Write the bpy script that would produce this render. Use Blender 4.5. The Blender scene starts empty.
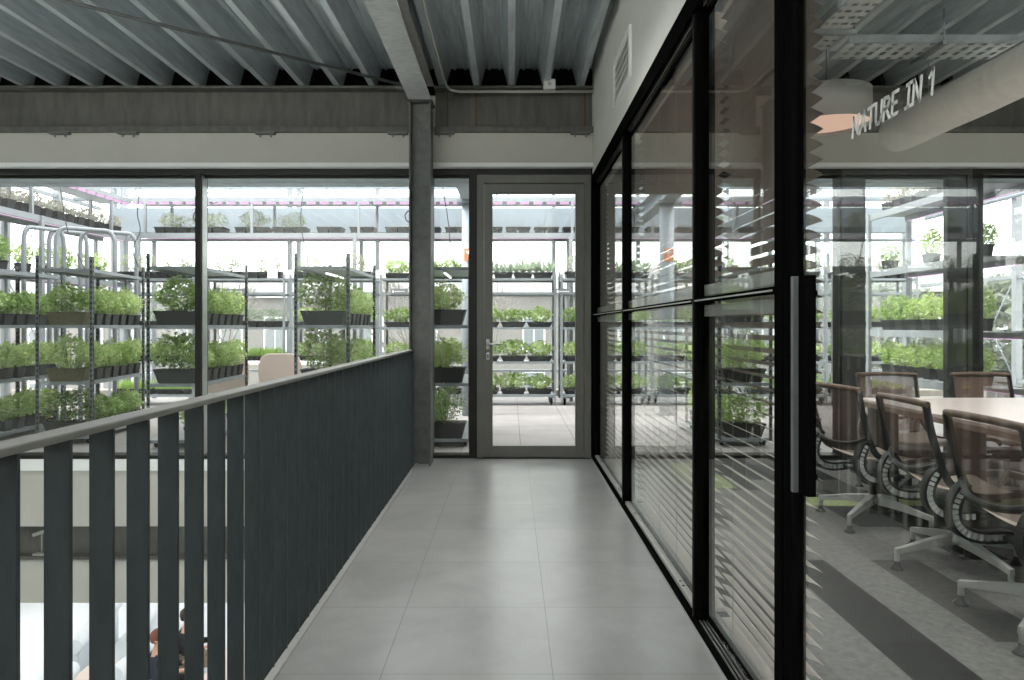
SKY = 4.7; HALL = 34; SUN = 5.0; SUNX = 48; SUNZ = -78; EXPO = 0
ADDED_LIGHTS = [((-.35,3.75,3.45),.5,1.2,32,0), ((-2.4,3.75,3.45),1.4,1.2,20,0), ((-5.4,3.75,3.45),3,1.2,20,0), ((5.0,3.75,3.45),2.0,1.2,55,0), ((1.7,3.75,3.45),.8,1.2,44,0),
         ((0,-1.3,2.5),1.2,2.0,180,1), ((-4.2,-.6,2.4),4,3,560,1), ((3.8,.6,2.7),2.6,2.6,420,1)]  # added fill lights without fixtures, kept out of view
import bpy, bmesh, math, random
from mathutils import Vector, Matrix
PI = math.pi
scene = bpy.context.scene
COL = scene.collection
rnd = random.Random(7)

# ------------------------------------------------------------------ helpers
def lin(r, g, b):
    f = lambda c: (c/255/12.92) if c/255 <= .04045 else ((c/255+.055)/1.055)**2.4
    return (f(r), f(g), f(b), 1)

class MB:
    """collects shapes in one mesh"""
    def __init__(s):
        s.v = []; s.f = []; s.m = []; s.mi = 0; s.sm = []; s.smooth = False
    def mat(s, i): s.mi = i; return s
    def add(s, vs, fs):
        b = len(s.v); s.v.extend([tuple(p) for p in vs])
        for f in fs:
            s.f.append(tuple(b+i for i in f)); s.m.append(s.mi); s.sm.append(s.smooth)
        return s
    def box(s, x0, x1, y0, y1, z0, z1, M=None):
        vs = [(x, y, z) for z in (z0, z1) for y in (y0, y1) for x in (x0, x1)]
        if M is not None: vs = [M @ Vector(p) for p in vs]
        return s.add(vs, [(0,2,3,1),(4,5,7,6),(0,1,5,4),(2,6,7,3),(0,4,6,2),(1,3,7,5)])
    def taper(s, x0, x1, y0, y1, z0, z1, k):
        cx, cy = (x0+x1)/2, (y0+y1)/2
        vs = []
        for z, q in ((z0, k), (z1, 1)):
            for y in (y0, y1):
                for x in (x0, x1): vs.append((cx+(x-cx)*q, cy+(y-cy)*q, z))
        return s.add(vs, [(0,2,3,1),(4,5,7,6),(0,1,5,4),(2,6,7,3),(0,4,6,2),(1,3,7,5)])
    def bar(s, p, q, w, h, up=(0,0,1)):
        p, q = Vector(p), Vector(q); d = (q-p).normalized(); u = Vector(up)
        a = d.cross(u)
        if a.length < 1e-4: a = d.cross(Vector((1,0,0)))
        a.normalize(); b = a.cross(d).normalized()
        vs = []
        for c in (p, q):
            for i, j in ((-1,-1),(1,-1),(1,1),(-1,1)): vs.append(c + a*(w/2*i) + b*(h/2*j))
        return s.add(vs, [(0,1,2,3),(7,6,5,4),(0,4,5,1),(1,5,6,2),(2,6,7,3),(3,7,4,0)])
    def tube(s, pts, r, n=8, closed=False, cap=True):
        pts = [Vector(p) for p in pts]; N = len(pts)
        rs = r if isinstance(r, (list, tuple)) else [r]*N
        old = s.smooth; s.smooth = True
        vs = []; prev = None
        for i, p in enumerate(pts):
            if closed: d = pts[(i+1) % N]-pts[i-1]
            else: d = pts[min(i+1, N-1)]-pts[max(i-1, 0)]
            d.normalize()
            if prev is None:
                a = d.cross(Vector((0,0,1)))
                if a.length < 1e-3: a = d.cross(Vector((1,0,0)))
            else:
                a = prev - d*prev.dot(d)
            a.normalize(); prev = a; b = d.cross(a)
            for k in range(n):
                t = 2*PI*k/n; vs.append(p + (a*math.cos(t)+b*math.sin(t))*rs[i])
        fs = []
        for i in range(N if closed else N-1):
            j = (i+1) % N
            for k in range(n):
                l = (k+1) % n; fs.append((i*n+k, i*n+l, j*n+l, j*n+k))
        s.add(vs, fs); b0 = len(s.v)-len(vs)
        s.smooth = False
        if cap and not closed:
            s.f.append(tuple(b0+k for k in reversed(range(n)))); s.m.append(s.mi); s.sm.append(False)
            s.f.append(tuple(b0+(N-1)*n+k for k in range(n))); s.m.append(s.mi); s.sm.append(False)
        s.smooth = old
        return s
    def cyl(s, p, q, r, n=12, r2=None): return s.tube([p, q], [r, r if r2 is None else r2], n)
    def lathe(s, prof, c=(0,0,0), n=20, axis='z'):
        vs = []; old = s.smooth; s.smooth = True
        for (r, h) in prof:
            for k in range(n):
                t = 2*PI*k/n; a, b = r*math.cos(t), r*math.sin(t)
                p = (a, b, h) if axis == 'z' else ((a, h, b) if axis == 'y' else (h, a, b))
                vs.append((c[0]+p[0], c[1]+p[1], c[2]+p[2]))
        fs = [(i*n+k, i*n+(k+1) % n, (i+1)*n+(k+1) % n, (i+1)*n+k) for i in range(len(prof)-1) for k in range(n)]
        s.add(vs, fs); s.smooth = old
        return s
    def prism(s, prof, a0, a1, axis='y'):
        """closed profile; axis y: (x,z), axis x: (y,z), axis z: (x,y)"""
        n = len(prof); vs = []
        for a in (a0, a1):
            for (p, q) in prof:
                vs.append((p, a, q) if axis == 'y' else ((a, p, q) if axis == 'x' else (p, q, a)))
        return s.add(vs, [(i, (i+1) % n, n+(i+1) % n, n+i) for i in range(n)] + [tuple(reversed(range(n))), tuple(range(n, 2*n))])
    def strip(s, prof, a0, a1, axis='y'):
        n = len(prof); vs = []
        for a in (a0, a1):
            for (p, q) in prof: vs.append((p, a, q) if axis == 'y' else (a, p, q))
        return s.add(vs, [(i, i+1, n+i+1, n+i) for i in range(n-1)])
    def mesh(s, name, mats):
        me = bpy.data.meshes.new(name); me.from_pydata(s.v, [], s.f)
        for m in (mats if isinstance(mats, (list, tuple)) else [mats]): me.materials.append(m)
        me.polygons.foreach_set('material_index', s.m)
        me.polygons.foreach_set('use_smooth', s.sm)
        me.update()
        bm = bmesh.new(); bm.from_mesh(me); bmesh.ops.recalc_face_normals(bm, faces=bm.faces); bm.to_mesh(me); bm.free()
        return me
    def build(s, name, mats, parent=None, bevel=0, solid=0):
        return link(name, s.mesh(name, mats), parent, bevel, solid)

def link(name, me, parent=None, bevel=0, solid=0):
    o = bpy.data.objects.new(name, me); COL.objects.link(o)
    if parent is not None: o.parent = parent
    if solid:
        m = o.modifiers.new('solid', 'SOLIDIFY'); m.thickness = solid; m.offset = 0
    if bevel:
        m = o.modifiers.new('bevel', 'BEVEL'); m.width = bevel; m.segments = 2; m.limit_method = 'ANGLE'
    return o
def tag(o, label, cat, group=None, kind=None):
    o['label'] = label; o['category'] = cat
    if group: o['group'] = group
    if kind: o['kind'] = kind
    return o
def empty(name, loc=(0,0,0), rz=0):
    o = bpy.data.objects.new(name, None); COL.objects.link(o)
    o.location = loc; o.rotation_euler = (0,0,rz); o.empty_display_size = .1
    return o
def thing(name, label, cat, loc=(0,0,0), rz=0, group=None):
    return tag(empty(name, loc, rz), label, cat, group)
def struct(o, label=None):
    o['kind'] = 'structure'
    if label: o['label'] = label
    return o
def copy_tree(o, parent=None):
    c = o.copy(); COL.objects.link(c)
    if parent is not None: c.parent = parent
    for ch in list(o.children): copy_tree(ch, c)
    return c

# ------------------------------------------------------------------ materials
def newmat(name):
    m = bpy.data.materials.new(name); m.use_nodes = True
    nt = m.node_tree; nt.nodes.clear()
    return m, nt, nt.nodes, nt.links
def mat(name, col, rough=.5, metal=0, var=.0, scale=6, col2=None, bump=0, bscale=60, spec=.5, stretch=None, rvar=0):
    m, nt, N, L = newmat(name)
    out = N.new('ShaderNodeOutputMaterial'); b = N.new('ShaderNodeBsdfPrincipled'); L.new(b.outputs[0], out.inputs[0])
    b.inputs['Roughness'].default_value = rough; b.inputs['Metallic'].default_value = metal
    b.inputs['Specular IOR Level'].default_value = spec
    tc = N.new('ShaderNodeTexCoord'); vec = tc.outputs['Object']
    if stretch:
        mp = N.new('ShaderNodeMapping'); mp.inputs['Scale'].default_value = stretch; L.new(vec, mp.inputs[0]); vec = mp.outputs[0]
    no = N.new('ShaderNodeTexNoise'); no.inputs['Scale'].default_value = scale; no.inputs['Detail'].default_value = 5
    no.inputs['Roughness'].default_value = .65; L.new(vec, no.inputs['Vector'])
    ra = N.new('ShaderNodeValToRGB'); L.new(no.outputs['Fac'], ra.inputs[0])
    c = tuple(col[:3]); c2 = tuple((col2 or tuple(min(1, x*(1+var)) for x in c))[:3]); c1 = c if col2 else tuple(x*(1-var) for x in c)
    ra.color_ramp.elements[0].position = .3; ra.color_ramp.elements[1].position = .7
    ra.color_ramp.elements[0].color = (*c1, 1); ra.color_ramp.elements[1].color = (*c2, 1)
    L.new(ra.outputs[0], b.inputs['Base Color'])
    if rvar:
        mr = N.new('ShaderNodeMapRange'); mr.inputs['To Min'].default_value = rough-rvar; mr.inputs['To Max'].default_value = rough+rvar
        L.new(no.outputs['Fac'], mr.inputs[0]); L.new(mr.outputs[0], b.inputs['Roughness'])
    if bump:
        n2 = N.new('ShaderNodeTexNoise'); n2.inputs['Scale'].default_value = bscale; n2.inputs['Detail'].default_value = 3; L.new(vec, n2.inputs['Vector'])
        bp = N.new('ShaderNodeBump'); bp.inputs['Strength'].default_value = bump; bp.inputs['Distance'].default_value = .01
        L.new(n2.outputs['Fac'], bp.inputs['Height']); L.new(bp.outputs[0], b.inputs['Normal'])
    return m
def glass_mat(name, tint=(1,1,1), r0=.04, grow=.9):
    """clear pane: straight transmission plus mirror reflection that grows at grazing angles"""
    m, nt, N, L = newmat(name)
    out = N.new('ShaderNodeOutputMaterial'); mx = N.new('ShaderNodeMixShader'); L.new(mx.outputs[0], out.inputs[0])
    t = N.new('ShaderNodeBsdfTransparent'); t.inputs[0].default_value = (*tint, 1)
    g = N.new('ShaderNodeBsdfGlossy'); g.inputs['Roughness'].default_value = 0.0; g.inputs[0].default_value = (.95,.96,.95,1)
    geo = N.new('ShaderNodeNewGeometry'); dot = N.new('ShaderNodeVectorMath'); dot.operation = 'DOT_PRODUCT'
    L.new(geo.outputs['Incoming'], dot.inputs[0]); L.new(geo.outputs['Normal'], dot.inputs[1])
    ab = N.new('ShaderNodeMath'); ab.operation = 'ABSOLUTE'; L.new(dot.outputs['Value'], ab.inputs[0])
    su = N.new('ShaderNodeMath'); su.operation = 'SUBTRACT'; su.inputs[0].default_value = 1; L.new(ab.outputs[0], su.inputs[1])
    pw = N.new('ShaderNodeMath'); pw.operation = 'POWER'; pw.inputs[1].default_value = 5; L.new(su.outputs[0], pw.inputs[0])
    ma = N.new('ShaderNodeMath'); ma.operation = 'MULTIPLY_ADD'; ma.inputs[1].default_value = grow; ma.inputs[2].default_value = r0; L.new(pw.outputs[0], ma.inputs[0])
    L.new(ma.outputs[0], mx.inputs[0]); L.new(t.outputs[0], mx.inputs[1]); L.new(g.outputs[0], mx.inputs[2])
    return m
def emit_mat(name, col, st):
    m, nt, N, L = newmat(name)
    out = N.new('ShaderNodeOutputMaterial'); e = N.new('ShaderNodeEmission'); L.new(e.outputs[0], out.inputs[0])
    e.inputs[0].default_value = (*col[:3], 1); e.inputs[1].default_value = st
    return m
def leaf_mat(name, c1, c2, scale=9):
    m, nt, N, L = newmat(name)
    out = N.new('ShaderNodeOutputMaterial'); mx = N.new('ShaderNodeMixShader'); mx.inputs[0].default_value = .45; L.new(mx.outputs[0], out.inputs[0])
    b = N.new('ShaderNodeBsdfPrincipled'); b.inputs['Roughness'].default_value = .5; t = N.new('ShaderNodeBsdfTranslucent')
    tc = N.new('ShaderNodeTexCoord'); oi = N.new('ShaderNodeObjectInfo')
    no = N.new('ShaderNodeTexNoise'); no.inputs['Scale'].default_value = scale; no.inputs['Detail'].default_value = 4; L.new(tc.outputs['Object'], no.inputs['Vector'])
    ad = N.new('ShaderNodeMath'); ad.operation = 'MULTIPLY_ADD'; ad.inputs[1].default_value = .3; L.new(oi.outputs['Random'], ad.inputs[0])
    sb = N.new('ShaderNodeMath'); sb.operation = 'SUBTRACT'; sb.inputs[1].default_value = .15; L.new(no.outputs['Fac'], sb.inputs[0]); L.new(sb.outputs[0], ad.inputs[2])
    ra = N.new('ShaderNodeValToRGB'); L.new(ad.outputs[0], ra.inputs[0])
    ra.color_ramp.elements[0].position = .32; ra.color_ramp.elements[1].position = .68
    ra.color_ramp.elements[0].color = (*c1[:3], 1); ra.color_ramp.elements[1].color = (*c2[:3], 1)
    L.new(ra.outputs[0], b.inputs['Base Color']); L.new(ra.outputs[0], t.inputs[0])
    L.new(b.outputs[0], mx.inputs[1]); L.new(t.outputs[0], mx.inputs[2])
    return m
def grid_mat(name, c1, c2, joint, px, py, ox, oy, jw, rough=.4, var=.12, nscale=1.6, bump=.02, brick=0.0, rot=0, tone=.04):
    """square tiles of px by py metres with thin joints"""
    m, nt, N, L = newmat(name)
    out = N.new('ShaderNodeOutputMaterial'); b = N.new('ShaderNodeBsdfPrincipled'); L.new(b.outputs[0], out.inputs[0])
    geo = N.new('ShaderNodeNewGeometry'); mp = N.new('ShaderNodeMapping'); mp.inputs['Location'].default_value = (-ox, -oy, 0); mp.inputs['Rotation'].default_value = (0,0,rot)
    L.new(geo.outputs['Position'], mp.inputs[0])
    br = N.new('ShaderNodeTexBrick'); br.offset = brick; br.squash = 1; L.new(mp.outputs[0], br.inputs['Vector'])
    br.inputs['Scale'].default_value = 1; br.inputs['Brick Width'].default_value = px; br.inputs['Row Height'].default_value = py
    br.inputs['Mortar Size'].default_value = jw; br.inputs['Mortar Smooth'].default_value = .1; br.inputs['Bias'].default_value = 0
    br.inputs['Color1'].default_value = (1-tone,)*3+(1,); br.inputs['Color2'].default_value = (1+tone,)*3+(1,); br.inputs['Mortar'].default_value = (1,1,1,1)
    no = N.new('ShaderNodeTexNoise'); no.inputs['Scale'].default_value = nscale; no.inputs['Detail'].default_value = 8; no.inputs['Roughness'].default_value = .62; no.inputs['Distortion'].default_value = .6
    L.new(geo.outputs['Position'], no.inputs['Vector'])
    ra = N.new('ShaderNodeValToRGB'); L.new(no.outputs['Fac'], ra.inputs[0]); ra.color_ramp.elements[0].position = .3; ra.color_ramp.elements[1].position = .72
    ra.color_ramp.elements[0].color = (*c1[:3],1); ra.color_ramp.elements[1].color = (*c2[:3],1)
    mu = N.new('ShaderNodeMixRGB'); mu.blend_type = 'MULTIPLY'; mu.inputs[0].default_value = 1; L.new(ra.outputs[0], mu.inputs[1]); L.new(br.outputs['Color'], mu.inputs[2])
    mx = N.new('ShaderNodeMixRGB'); L.new(br.outputs['Fac'], mx.inputs[0]); L.new(mu.outputs[0], mx.inputs[1]); mx.inputs[2].default_value = (*joint[:3],1)
    L.new(mx.outputs[0], b.inputs['Base Color'])
    mr = N.new('ShaderNodeMapRange'); mr.inputs['To Min'].default_value = rough-.01; mr.inputs['To Max'].default_value = rough+.05; L.new(no.outputs['Fac'], mr.inputs[0]); L.new(mr.outputs[0], b.inputs['Roughness'])
    if bump:
        bp = N.new('ShaderNodeBump'); bp.inputs['Strength'].default_value = bump; bp.inputs['Distance'].default_value = .004
        iv = N.new('ShaderNodeMath'); iv.operation = 'SUBTRACT'; iv.inputs[0].default_value = 1; L.new(br.outputs['Fac'], iv.inputs[1]); L.new(iv.outputs[0], bp.inputs['Height']); L.new(bp.outputs[0], b.inputs['Normal'])
    return m
def mesh_fabric(name, col, holes=.35, scale=110):
    m, nt, N, L = newmat(name)
    out = N.new('ShaderNodeOutputMaterial'); mx = N.new('ShaderNodeMixShader'); L.new(mx.outputs[0], out.inputs[0])
    b = N.new('ShaderNodeBsdfPrincipled'); b.inputs['Base Color'].default_value = (*col[:3],1); b.inputs['Roughness'].default_value = .7
    t = N.new('ShaderNodeBsdfTransparent')
    mx.inputs[0].default_value = holes
    L.new(b.outputs[0], mx.inputs[1]); L.new(t.outputs[0], mx.inputs[2])
    return m

M = {}
M['tile'] = grid_mat('floor_tiles', (.21,.212,.204), (.31,.312,.302), (.12,.12,.117), .615, .583, -.465, 2.453, .0016, rough=.27, nscale=2.0)
M['paving'] = grid_mat('terrace_paving', (.245,.227,.22), (.31,.288,.28), (.15,.14,.136), .6, .6, .1, 9.1, .006, rough=.7, nscale=3, tone=.06)
M['galv'] = mat('galvanised_steel', (.25,.27,.275), .5, .5, .25, 9, bump=.05, bscale=40, rvar=.1)
M['deck'] = mat('galvanised_deck', (.52,.57,.585), .38, .5, .2, 5, stretch=(6,.6,6), rvar=.08)
M['beam'] = mat('primed_beam_steel', (.078,.078,.070), .6, .2, .25, 5, stretch=(3,3,.5), col2=(.135,.13,.118))
M['column'] = mat('dull_galvanised_column', (.10,.105,.10), .55, .3, .3, 14, col2=(.16,.165,.155))
M['brightbeam'] = mat('pale_galvanised_beam', (.42,.43,.42), .5, .35, .2, 14, col2=(.58,.59,.58), stretch=(1,2.5,1))
M['baluster'] = mat('blue_grey_steel', (.020,.027,.030), .5, .2, .2, 10, col2=(.034,.043,.046), stretch=(4,4,1), bump=.03)
M['handrail'] = mat('grey_handrail_steel', (.15,.147,.135), .45, .2, .15, 12, col2=(.20,.196,.18))
M['black'] = mat('black_frame_paint', (.004,.004,.004), .5, 0, .1, 8, spec=.0)
M['dark'] = mat('dark_frame_paint', (.016,.016,.014), .45, 0, .15, 8, spec=.25)
M['greyframe'] = mat('grey_door_paint', (.125,.125,.112), .45, .1, .06, 8)
M['greyframe2'] = mat('dark_grey_door_paint', (.045,.047,.045), .4, .1, .06, 8)
M['alu'] = mat('brushed_aluminium', (.50,.51,.50), .35, .7, .1, 20)
M['alugrey'] = mat('grey_aluminium_bead', (.36,.36,.34), .45, .3, .08, 10)
M['white'] = mat('white_plaster', (.60,.60,.56), .7, 0, .03, 3)
M['fascia'] = mat('white_fascia_board', (.46,.45,.40), .7, 0, .03, 3)
M['whiteledge'] = mat('white_ledge', (.78,.79,.78), .5, 0, .02, 3)
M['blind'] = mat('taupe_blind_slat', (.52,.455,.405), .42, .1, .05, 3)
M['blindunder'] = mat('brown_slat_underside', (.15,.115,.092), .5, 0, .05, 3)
M['cord'] = mat('blind_cord', (.25,.23,.21), .7)
M['glass'] = glass_mat('partition_glass', (.97,.98,.97), .036, .9)
M['fglass'] = glass_mat('facade_glass', (.97,.985,.98), .03, .8)
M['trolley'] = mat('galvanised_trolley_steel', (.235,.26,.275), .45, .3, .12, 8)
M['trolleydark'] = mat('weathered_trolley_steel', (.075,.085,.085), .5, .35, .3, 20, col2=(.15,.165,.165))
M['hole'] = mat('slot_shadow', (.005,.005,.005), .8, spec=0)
M['whitesteel'] = mat('white_steel', (.255,.275,.295), .45, .1, .05, 4)
M['ghsteel'] = mat('greenhouse_blue_grey_steel', (.25,.29,.325), .5, .1, .06, 3)
M['pot'] = mat('black_plastic', (.012,.013,.013), .55, 0, .2, 14)
M['potbrown'] = mat('brown_coir', (.085,.075,.032), .85, 0, .4, 30)
M['soil'] = mat('potting_soil', (.035,.026,.018), .95, 0, .4, 40)
M['leafA'] = leaf_mat('bright_green_leaf', (.30,.45,.12), (.72,.82,.44))
M['leafB'] = leaf_mat('mid_green_leaf', (.25,.40,.11), (.64,.76,.37))
M['leafC'] = leaf_mat('dark_green_leaf', (.14,.26,.06), (.52,.63,.27))
M['leafY'] = leaf_mat('yellow_green_leaf', (.46,.56,.26), (.80,.84,.54))
M['leafG'] = leaf_mat('grey_green_leaf', (.32,.42,.28), (.56,.64,.50))
M['leafP'] = leaf_mat('dull_purple_green_leaf', (.33,.31,.26), (.55,.54,.44))
M['leafR'] = leaf_mat('fresh_grass', (.28,.46,.09), (.52,.70,.22))
M['flower'] = mat('pale_pink_blossom', (.85,.62,.58), .6, 0, .2, 30)
M['stem'] = mat('plant_stem', (.16,.14,.06), .8, 0, .2, 20)
M['led'] = emit_mat('pink_grow_light', (1,.62,.95), 1.0)
M['tubelight'] = emit_mat('white_tube_light', (1,.98,.94), 2.5)
M['chairmesh'] = mesh_fabric('brown_chair_mesh', (.17,.105,.078), .40)
M['seatmesh'] = mesh_fabric('taupe_seat_mesh', (.30,.255,.215), .15)
M['chairbar'] = mat('brown_chair_bar', (.115,.075,.055), .5, 0, .15, 14)
M['chairblack'] = mat('black_chair_plastic', (.013,.014,.014), .42, 0, .1, 10)
M['tray'] = mat('bright_galvanised_tray', (.62,.64,.63), .4, .4, .1, 12)
M['handlegrey'] = mat('dull_grey_handle', (.13,.135,.132), .5, .2, .05, 10)
M['rung'] = mat('pale_spine_rib', (.62,.63,.63), .4, .2, .05, 10)
M['chairleg'] = mat('grey_cast_aluminium', (.42,.425,.41), .42, .45, .1, 10)
M['tabletop'] = mat('pale_rose_laminate', (.56,.48,.455), .32, 0, .05, 3, stretch=(1,8,1))
M['tableedge'] = mat('brown_table_edge', (.22,.15,.115), .5, 0, .1, 6)
M['tableleg'] = mat('dark_brown_table_leg', (.055,.034,.026), .45, 0, .15, 8)
M['duct'] = mat('grey_fabric_duct', (.74,.73,.69), .8, 0, .06, 4, bump=.25, bscale=9, stretch=(1,5,1))
M['lampshade'] = mat('grey_drum_shade', (.30,.295,.275), .75, 0, .05, 6)
M['lampglow'] = emit_mat('peach_lamp_diffuser', (1.0,.66,.50), .78)
M['wire'] = mat('steel_wire', (.35,.36,.36), .4, .6)
M['cable'] = mat('black_cable', (.04,.04,.045), .6)
M['conduit'] = mat('grey_conduit', (.36,.36,.335), .5, 0, .05, 6)
M['plasticwhite'] = mat('off_white_plastic', (.62,.62,.58), .5, 0, .03, 6)
M['letters'] = mat('white_vinyl_letters', (.62,.61,.58), .6, 0, .02, 6)
M['sofa'] = mat('white_leatherette', (.72,.77,.80), .45, 0, .04, 4)
M['hallfloor'] = mat('pale_hall_floor', (.66,.70,.73), .4, 0, .04, 2)
M['orange'] = mat('orange_sign', (.80,.20,.05), .5)
M['signdark'] = mat('dark_sign_board', (.16,.165,.175), .5)
M['cardwhite'] = mat('white_card', (.80,.81,.82), .6)
M['pinkshell'] = mat('dusty_pink_shell', (.62,.50,.45), .6, 0, .06, 5)
M['house'] = mat('pale_house_render', (.215,.205,.195), .9, 0, .08, 3)
M['roof'] = mat('grey_roof', (.25,.245,.245), .9, 0, .1, 3)
M['pane'] = mat('far_window_pane', (.20,.22,.23), .2)
M['bark'] = mat('pale_bare_bark', (.24,.22,.20), .9, 0, .2, 12)
M['outground'] = mat('outer_ground', (.22,.22,.20), .95, 0, .2, 1)
M['kerb'] = mat('sandy_kerb', (.27,.245,.21), .9, 0, .1, 8)
M['haze'] = leaf_mat('far_tree_leaf', (.22,.25,.20), (.33,.35,.31), 1)
M['skin'] = mat('skin', (.60,.36,.26), .5, 0, .05, 12)
M['hairred'] = mat('reddish_brown_hair', (.17,.062,.028), .7, 0, .4, 60)
M['hairdark'] = mat('dark_brown_hair', (.025,.017,.013), .6, 0, .3, 60)
M['navy'] = mat('navy_wool', (.018,.024,.038), .85, 0, .15, 40)
M['blackcloth'] = mat('black_cloth', (.014,.014,.017), .85, 0, .15, 40)
M['khaki'] = mat('khaki_cloth', (.30,.24,.17), .85, 0, .1, 40)
M['bagred'] = mat('red_bag_film', (.55,.05,.04), .4)
M['bagblue'] = mat('blue_bag_film', (.03,.07,.32), .4)
M['pastel'] = mat('pastel_paper', (.78,.66,.60), .7)
M['lawn'] = mat('moss_green_rug', (.19,.23,.085), .95, 0, .25, 30, bump=.4, bscale=120)

# carpet: planks of different greys, laid along the room
def carpet_mat():
    m, nt, N, L = newmat('grey_plank_carpet')
    out = N.new('ShaderNodeOutputMaterial'); b = N.new('ShaderNodeBsdfPrincipled'); L.new(b.outputs[0], out.inputs[0]); b.inputs['Roughness'].default_value = .95; b.inputs['Specular IOR Level'].default_value = .1
    geo = N.new('ShaderNodeNewGeometry'); mp = N.new('ShaderNodeMapping'); mp.inputs['Rotation'].default_value = (0,0,PI/2); mp.inputs['Location'].default_value = (.45,.08,0); L.new(geo.outputs['Position'], mp.inputs[0])
    br = N.new('ShaderNodeTexBrick'); br.offset = .37; L.new(mp.outputs[0], br.inputs['Vector']); br.inputs['Scale'].default_value = 1
    br.inputs['Brick Width'].default_value = .95; br.inputs['Row Height'].default_value = .25; br.inputs['Mortar Size'].default_value = 0
    br.inputs['Color1'].default_value = (0,0,0,1); br.inputs['Color2'].default_value = (1,1,1,1)
    no = N.new('ShaderNodeTexNoise'); no.inputs['Scale'].default_value = 26; no.inputs['Detail'].default_value = 8; no.inputs['Roughness'].default_value = .8; L.new(geo.outputs['Position'], no.inputs['Vector'])
    mr = N.new('ShaderNodeMapRange'); mr.inputs['From Min'].default_value = .3; mr.inputs['From Max'].default_value = .7; mr.inputs['To Min'].default_value = .55; mr.inputs['To Max'].default_value = 1.45; L.new(no.outputs['Fac'], mr.inputs[0])
    mu = N.new('ShaderNodeMixRGB'); mu.blend_type = 'MULTIPLY'; mu.inputs[0].default_value = 1; cr = N.new('ShaderNodeValToRGB'); cr.color_ramp.interpolation = 'CONSTANT'; L.new(br.outputs[0], cr.inputs[0])
    E = cr.color_ramp.elements; E[0].position = 0; E[0].color = (.014,.014,.0135,1); E[1].position = .36; E[1].color = (.05,.0495,.047,1)
    e = E.new(.52); e.color = (.11,.109,.104,1); e = E.new(.70); e.color = (.022,.022,.021,1); e = E.new(.82); e.color = (.135,.133,.127,1)
    L.new(cr.outputs[0], mu.inputs[1]); L.new(mr.outputs[0], mu.inputs[2]); L.new(mu.outputs[0], b.inputs['Base Color'])
    bp = N.new('ShaderNodeBump'); bp.inputs['Strength'].default_value = .4; bp.inputs['Distance'].default_value = .006; L.new(no.outputs['Fac'], bp.inputs['Height']); L.new(bp.outputs[0], b.inputs['Normal'])
    return m
M['carpet'] = carpet_mat()
SLAT = math.radians(24)
# ------------------------------------------------------------------ camera
cam = bpy.data.cameras.new('camera'); co = bpy.data.objects.new('camera', cam); COL.objects.link(co)
co.location = (0,0,1.25); co.rotation_euler = (PI/2,0,0); cam.sensor_width = 36; cam.lens = 683/1024*36
cam.shift_y = -14/1024; cam.shift_x = 1/1024; cam.clip_start = .05; cam.clip_end = 300
scene.camera = co

# ------------------------------------------------------------------ shell
YF = 6.45                                                              # inner face of the glazed facade
o = struct(MB().box(-.855,.90,-2.6,6.5,-.28,0).build('floor', M['tile']), 'grey concrete-look tiled walkway floor')
struct(MB().box(-.868,-.838,-2.6,6.38,-.30,.006).build('trim_1', M['alugrey']))
struct(MB().box(.90,6.6,-2.6,6.5,-.28,0).build('floor_2', M['carpet']), 'grey plank carpet of the meeting room')
tag(MB().box(2.0,3.9,4.74,4.97,0,.004).build('green_rug', M['lawn']), 'narrow moss green carpet strip lying across the grey carpet by the table', 'rug')
tag(MB().box(1.42,1.74,5.25,6.2,0,.004).build('green_rug', M['lawn']), 'short moss green carpet strip lying behind the glass partition near the facade', 'rug')

# trapezoidal deck
def deck_profile(x0, x1):
    P = .325; out = []
    k = math.floor((x0+.32)/P)-1
    x = -.32+k*P
    while x < x1+P:
        seq = [(-.026,3.455),(.026,3.455),(.078,3.645),(.098,3.650),(.104,3.637),(.124,3.637),(.130,3.650),(.197,3.650),(.203,3.637),(.223,3.637),(.229,3.650),(.247,3.645)]
        out += [(x+a, z+.03) for a, z in seq]; x += P
    return [p for p in out if x0 <= p[0] <= x1]
cm = MB(); cm.strip(deck_profile(-9, 6.6), -2.6, 6.46)
ce = struct(cm.build('ceiling', M['deck']), 'galvanised ribbed steel deck ceiling')
struct(MB().box(-9,6.6,-2.6,6.7,3.70,3.82).build('ceiling_2', M['dark']))
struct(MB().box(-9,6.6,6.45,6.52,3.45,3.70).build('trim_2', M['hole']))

# facade beam in three runs (I section)
def ibeam_x(mb, x0, x1, yc, z0, z1, hw=.13, tf=.05, tw=.012):
    mb.box(x0,x1,yc-hw,yc+hw,z0,z0+tf); mb.box(x0,x1,yc-hw,yc+hw,z1-.022,z1); mb.box(x0,x1,yc-tw,yc+tw,z0+tf,z1-.022)
mb = MB(); ibeam_x(mb,-9,-.915,6.46,3.05,3.48); struct(mb.build('facade_beam', M['beam'], bevel=.004), 'dull steel beam over the left windows')
mb = MB(); ibeam_x(mb,-.715,.765,6.46,3.05,3.48)
for x in (-.615,-.41,-.34,.69):                                       # rust runs down the web
    pass
struct(mb.build('facade_beam', M['beam'], bevel=.004), 'dull steel beam over the glass door')
mb = MB(); ibeam_x(mb,.86,6.6,6.46,3.05,3.48); struct(mb.build('facade_beam', M['beam'], bevel=.004), 'dull steel beam over the meeting room windows')
M['rust'] = mat('rust_run', (.10,.055,.03), .9, 0, .3, 30)
mb = MB()
for x, w in ((-.607,.010),(-.40,.006),(-.335,.014),(.688,.018)): mb.box(x,x+w,6.4445,6.4475,3.10,3.458)
struct(mb.build('trim_3', M['rust']))
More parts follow.
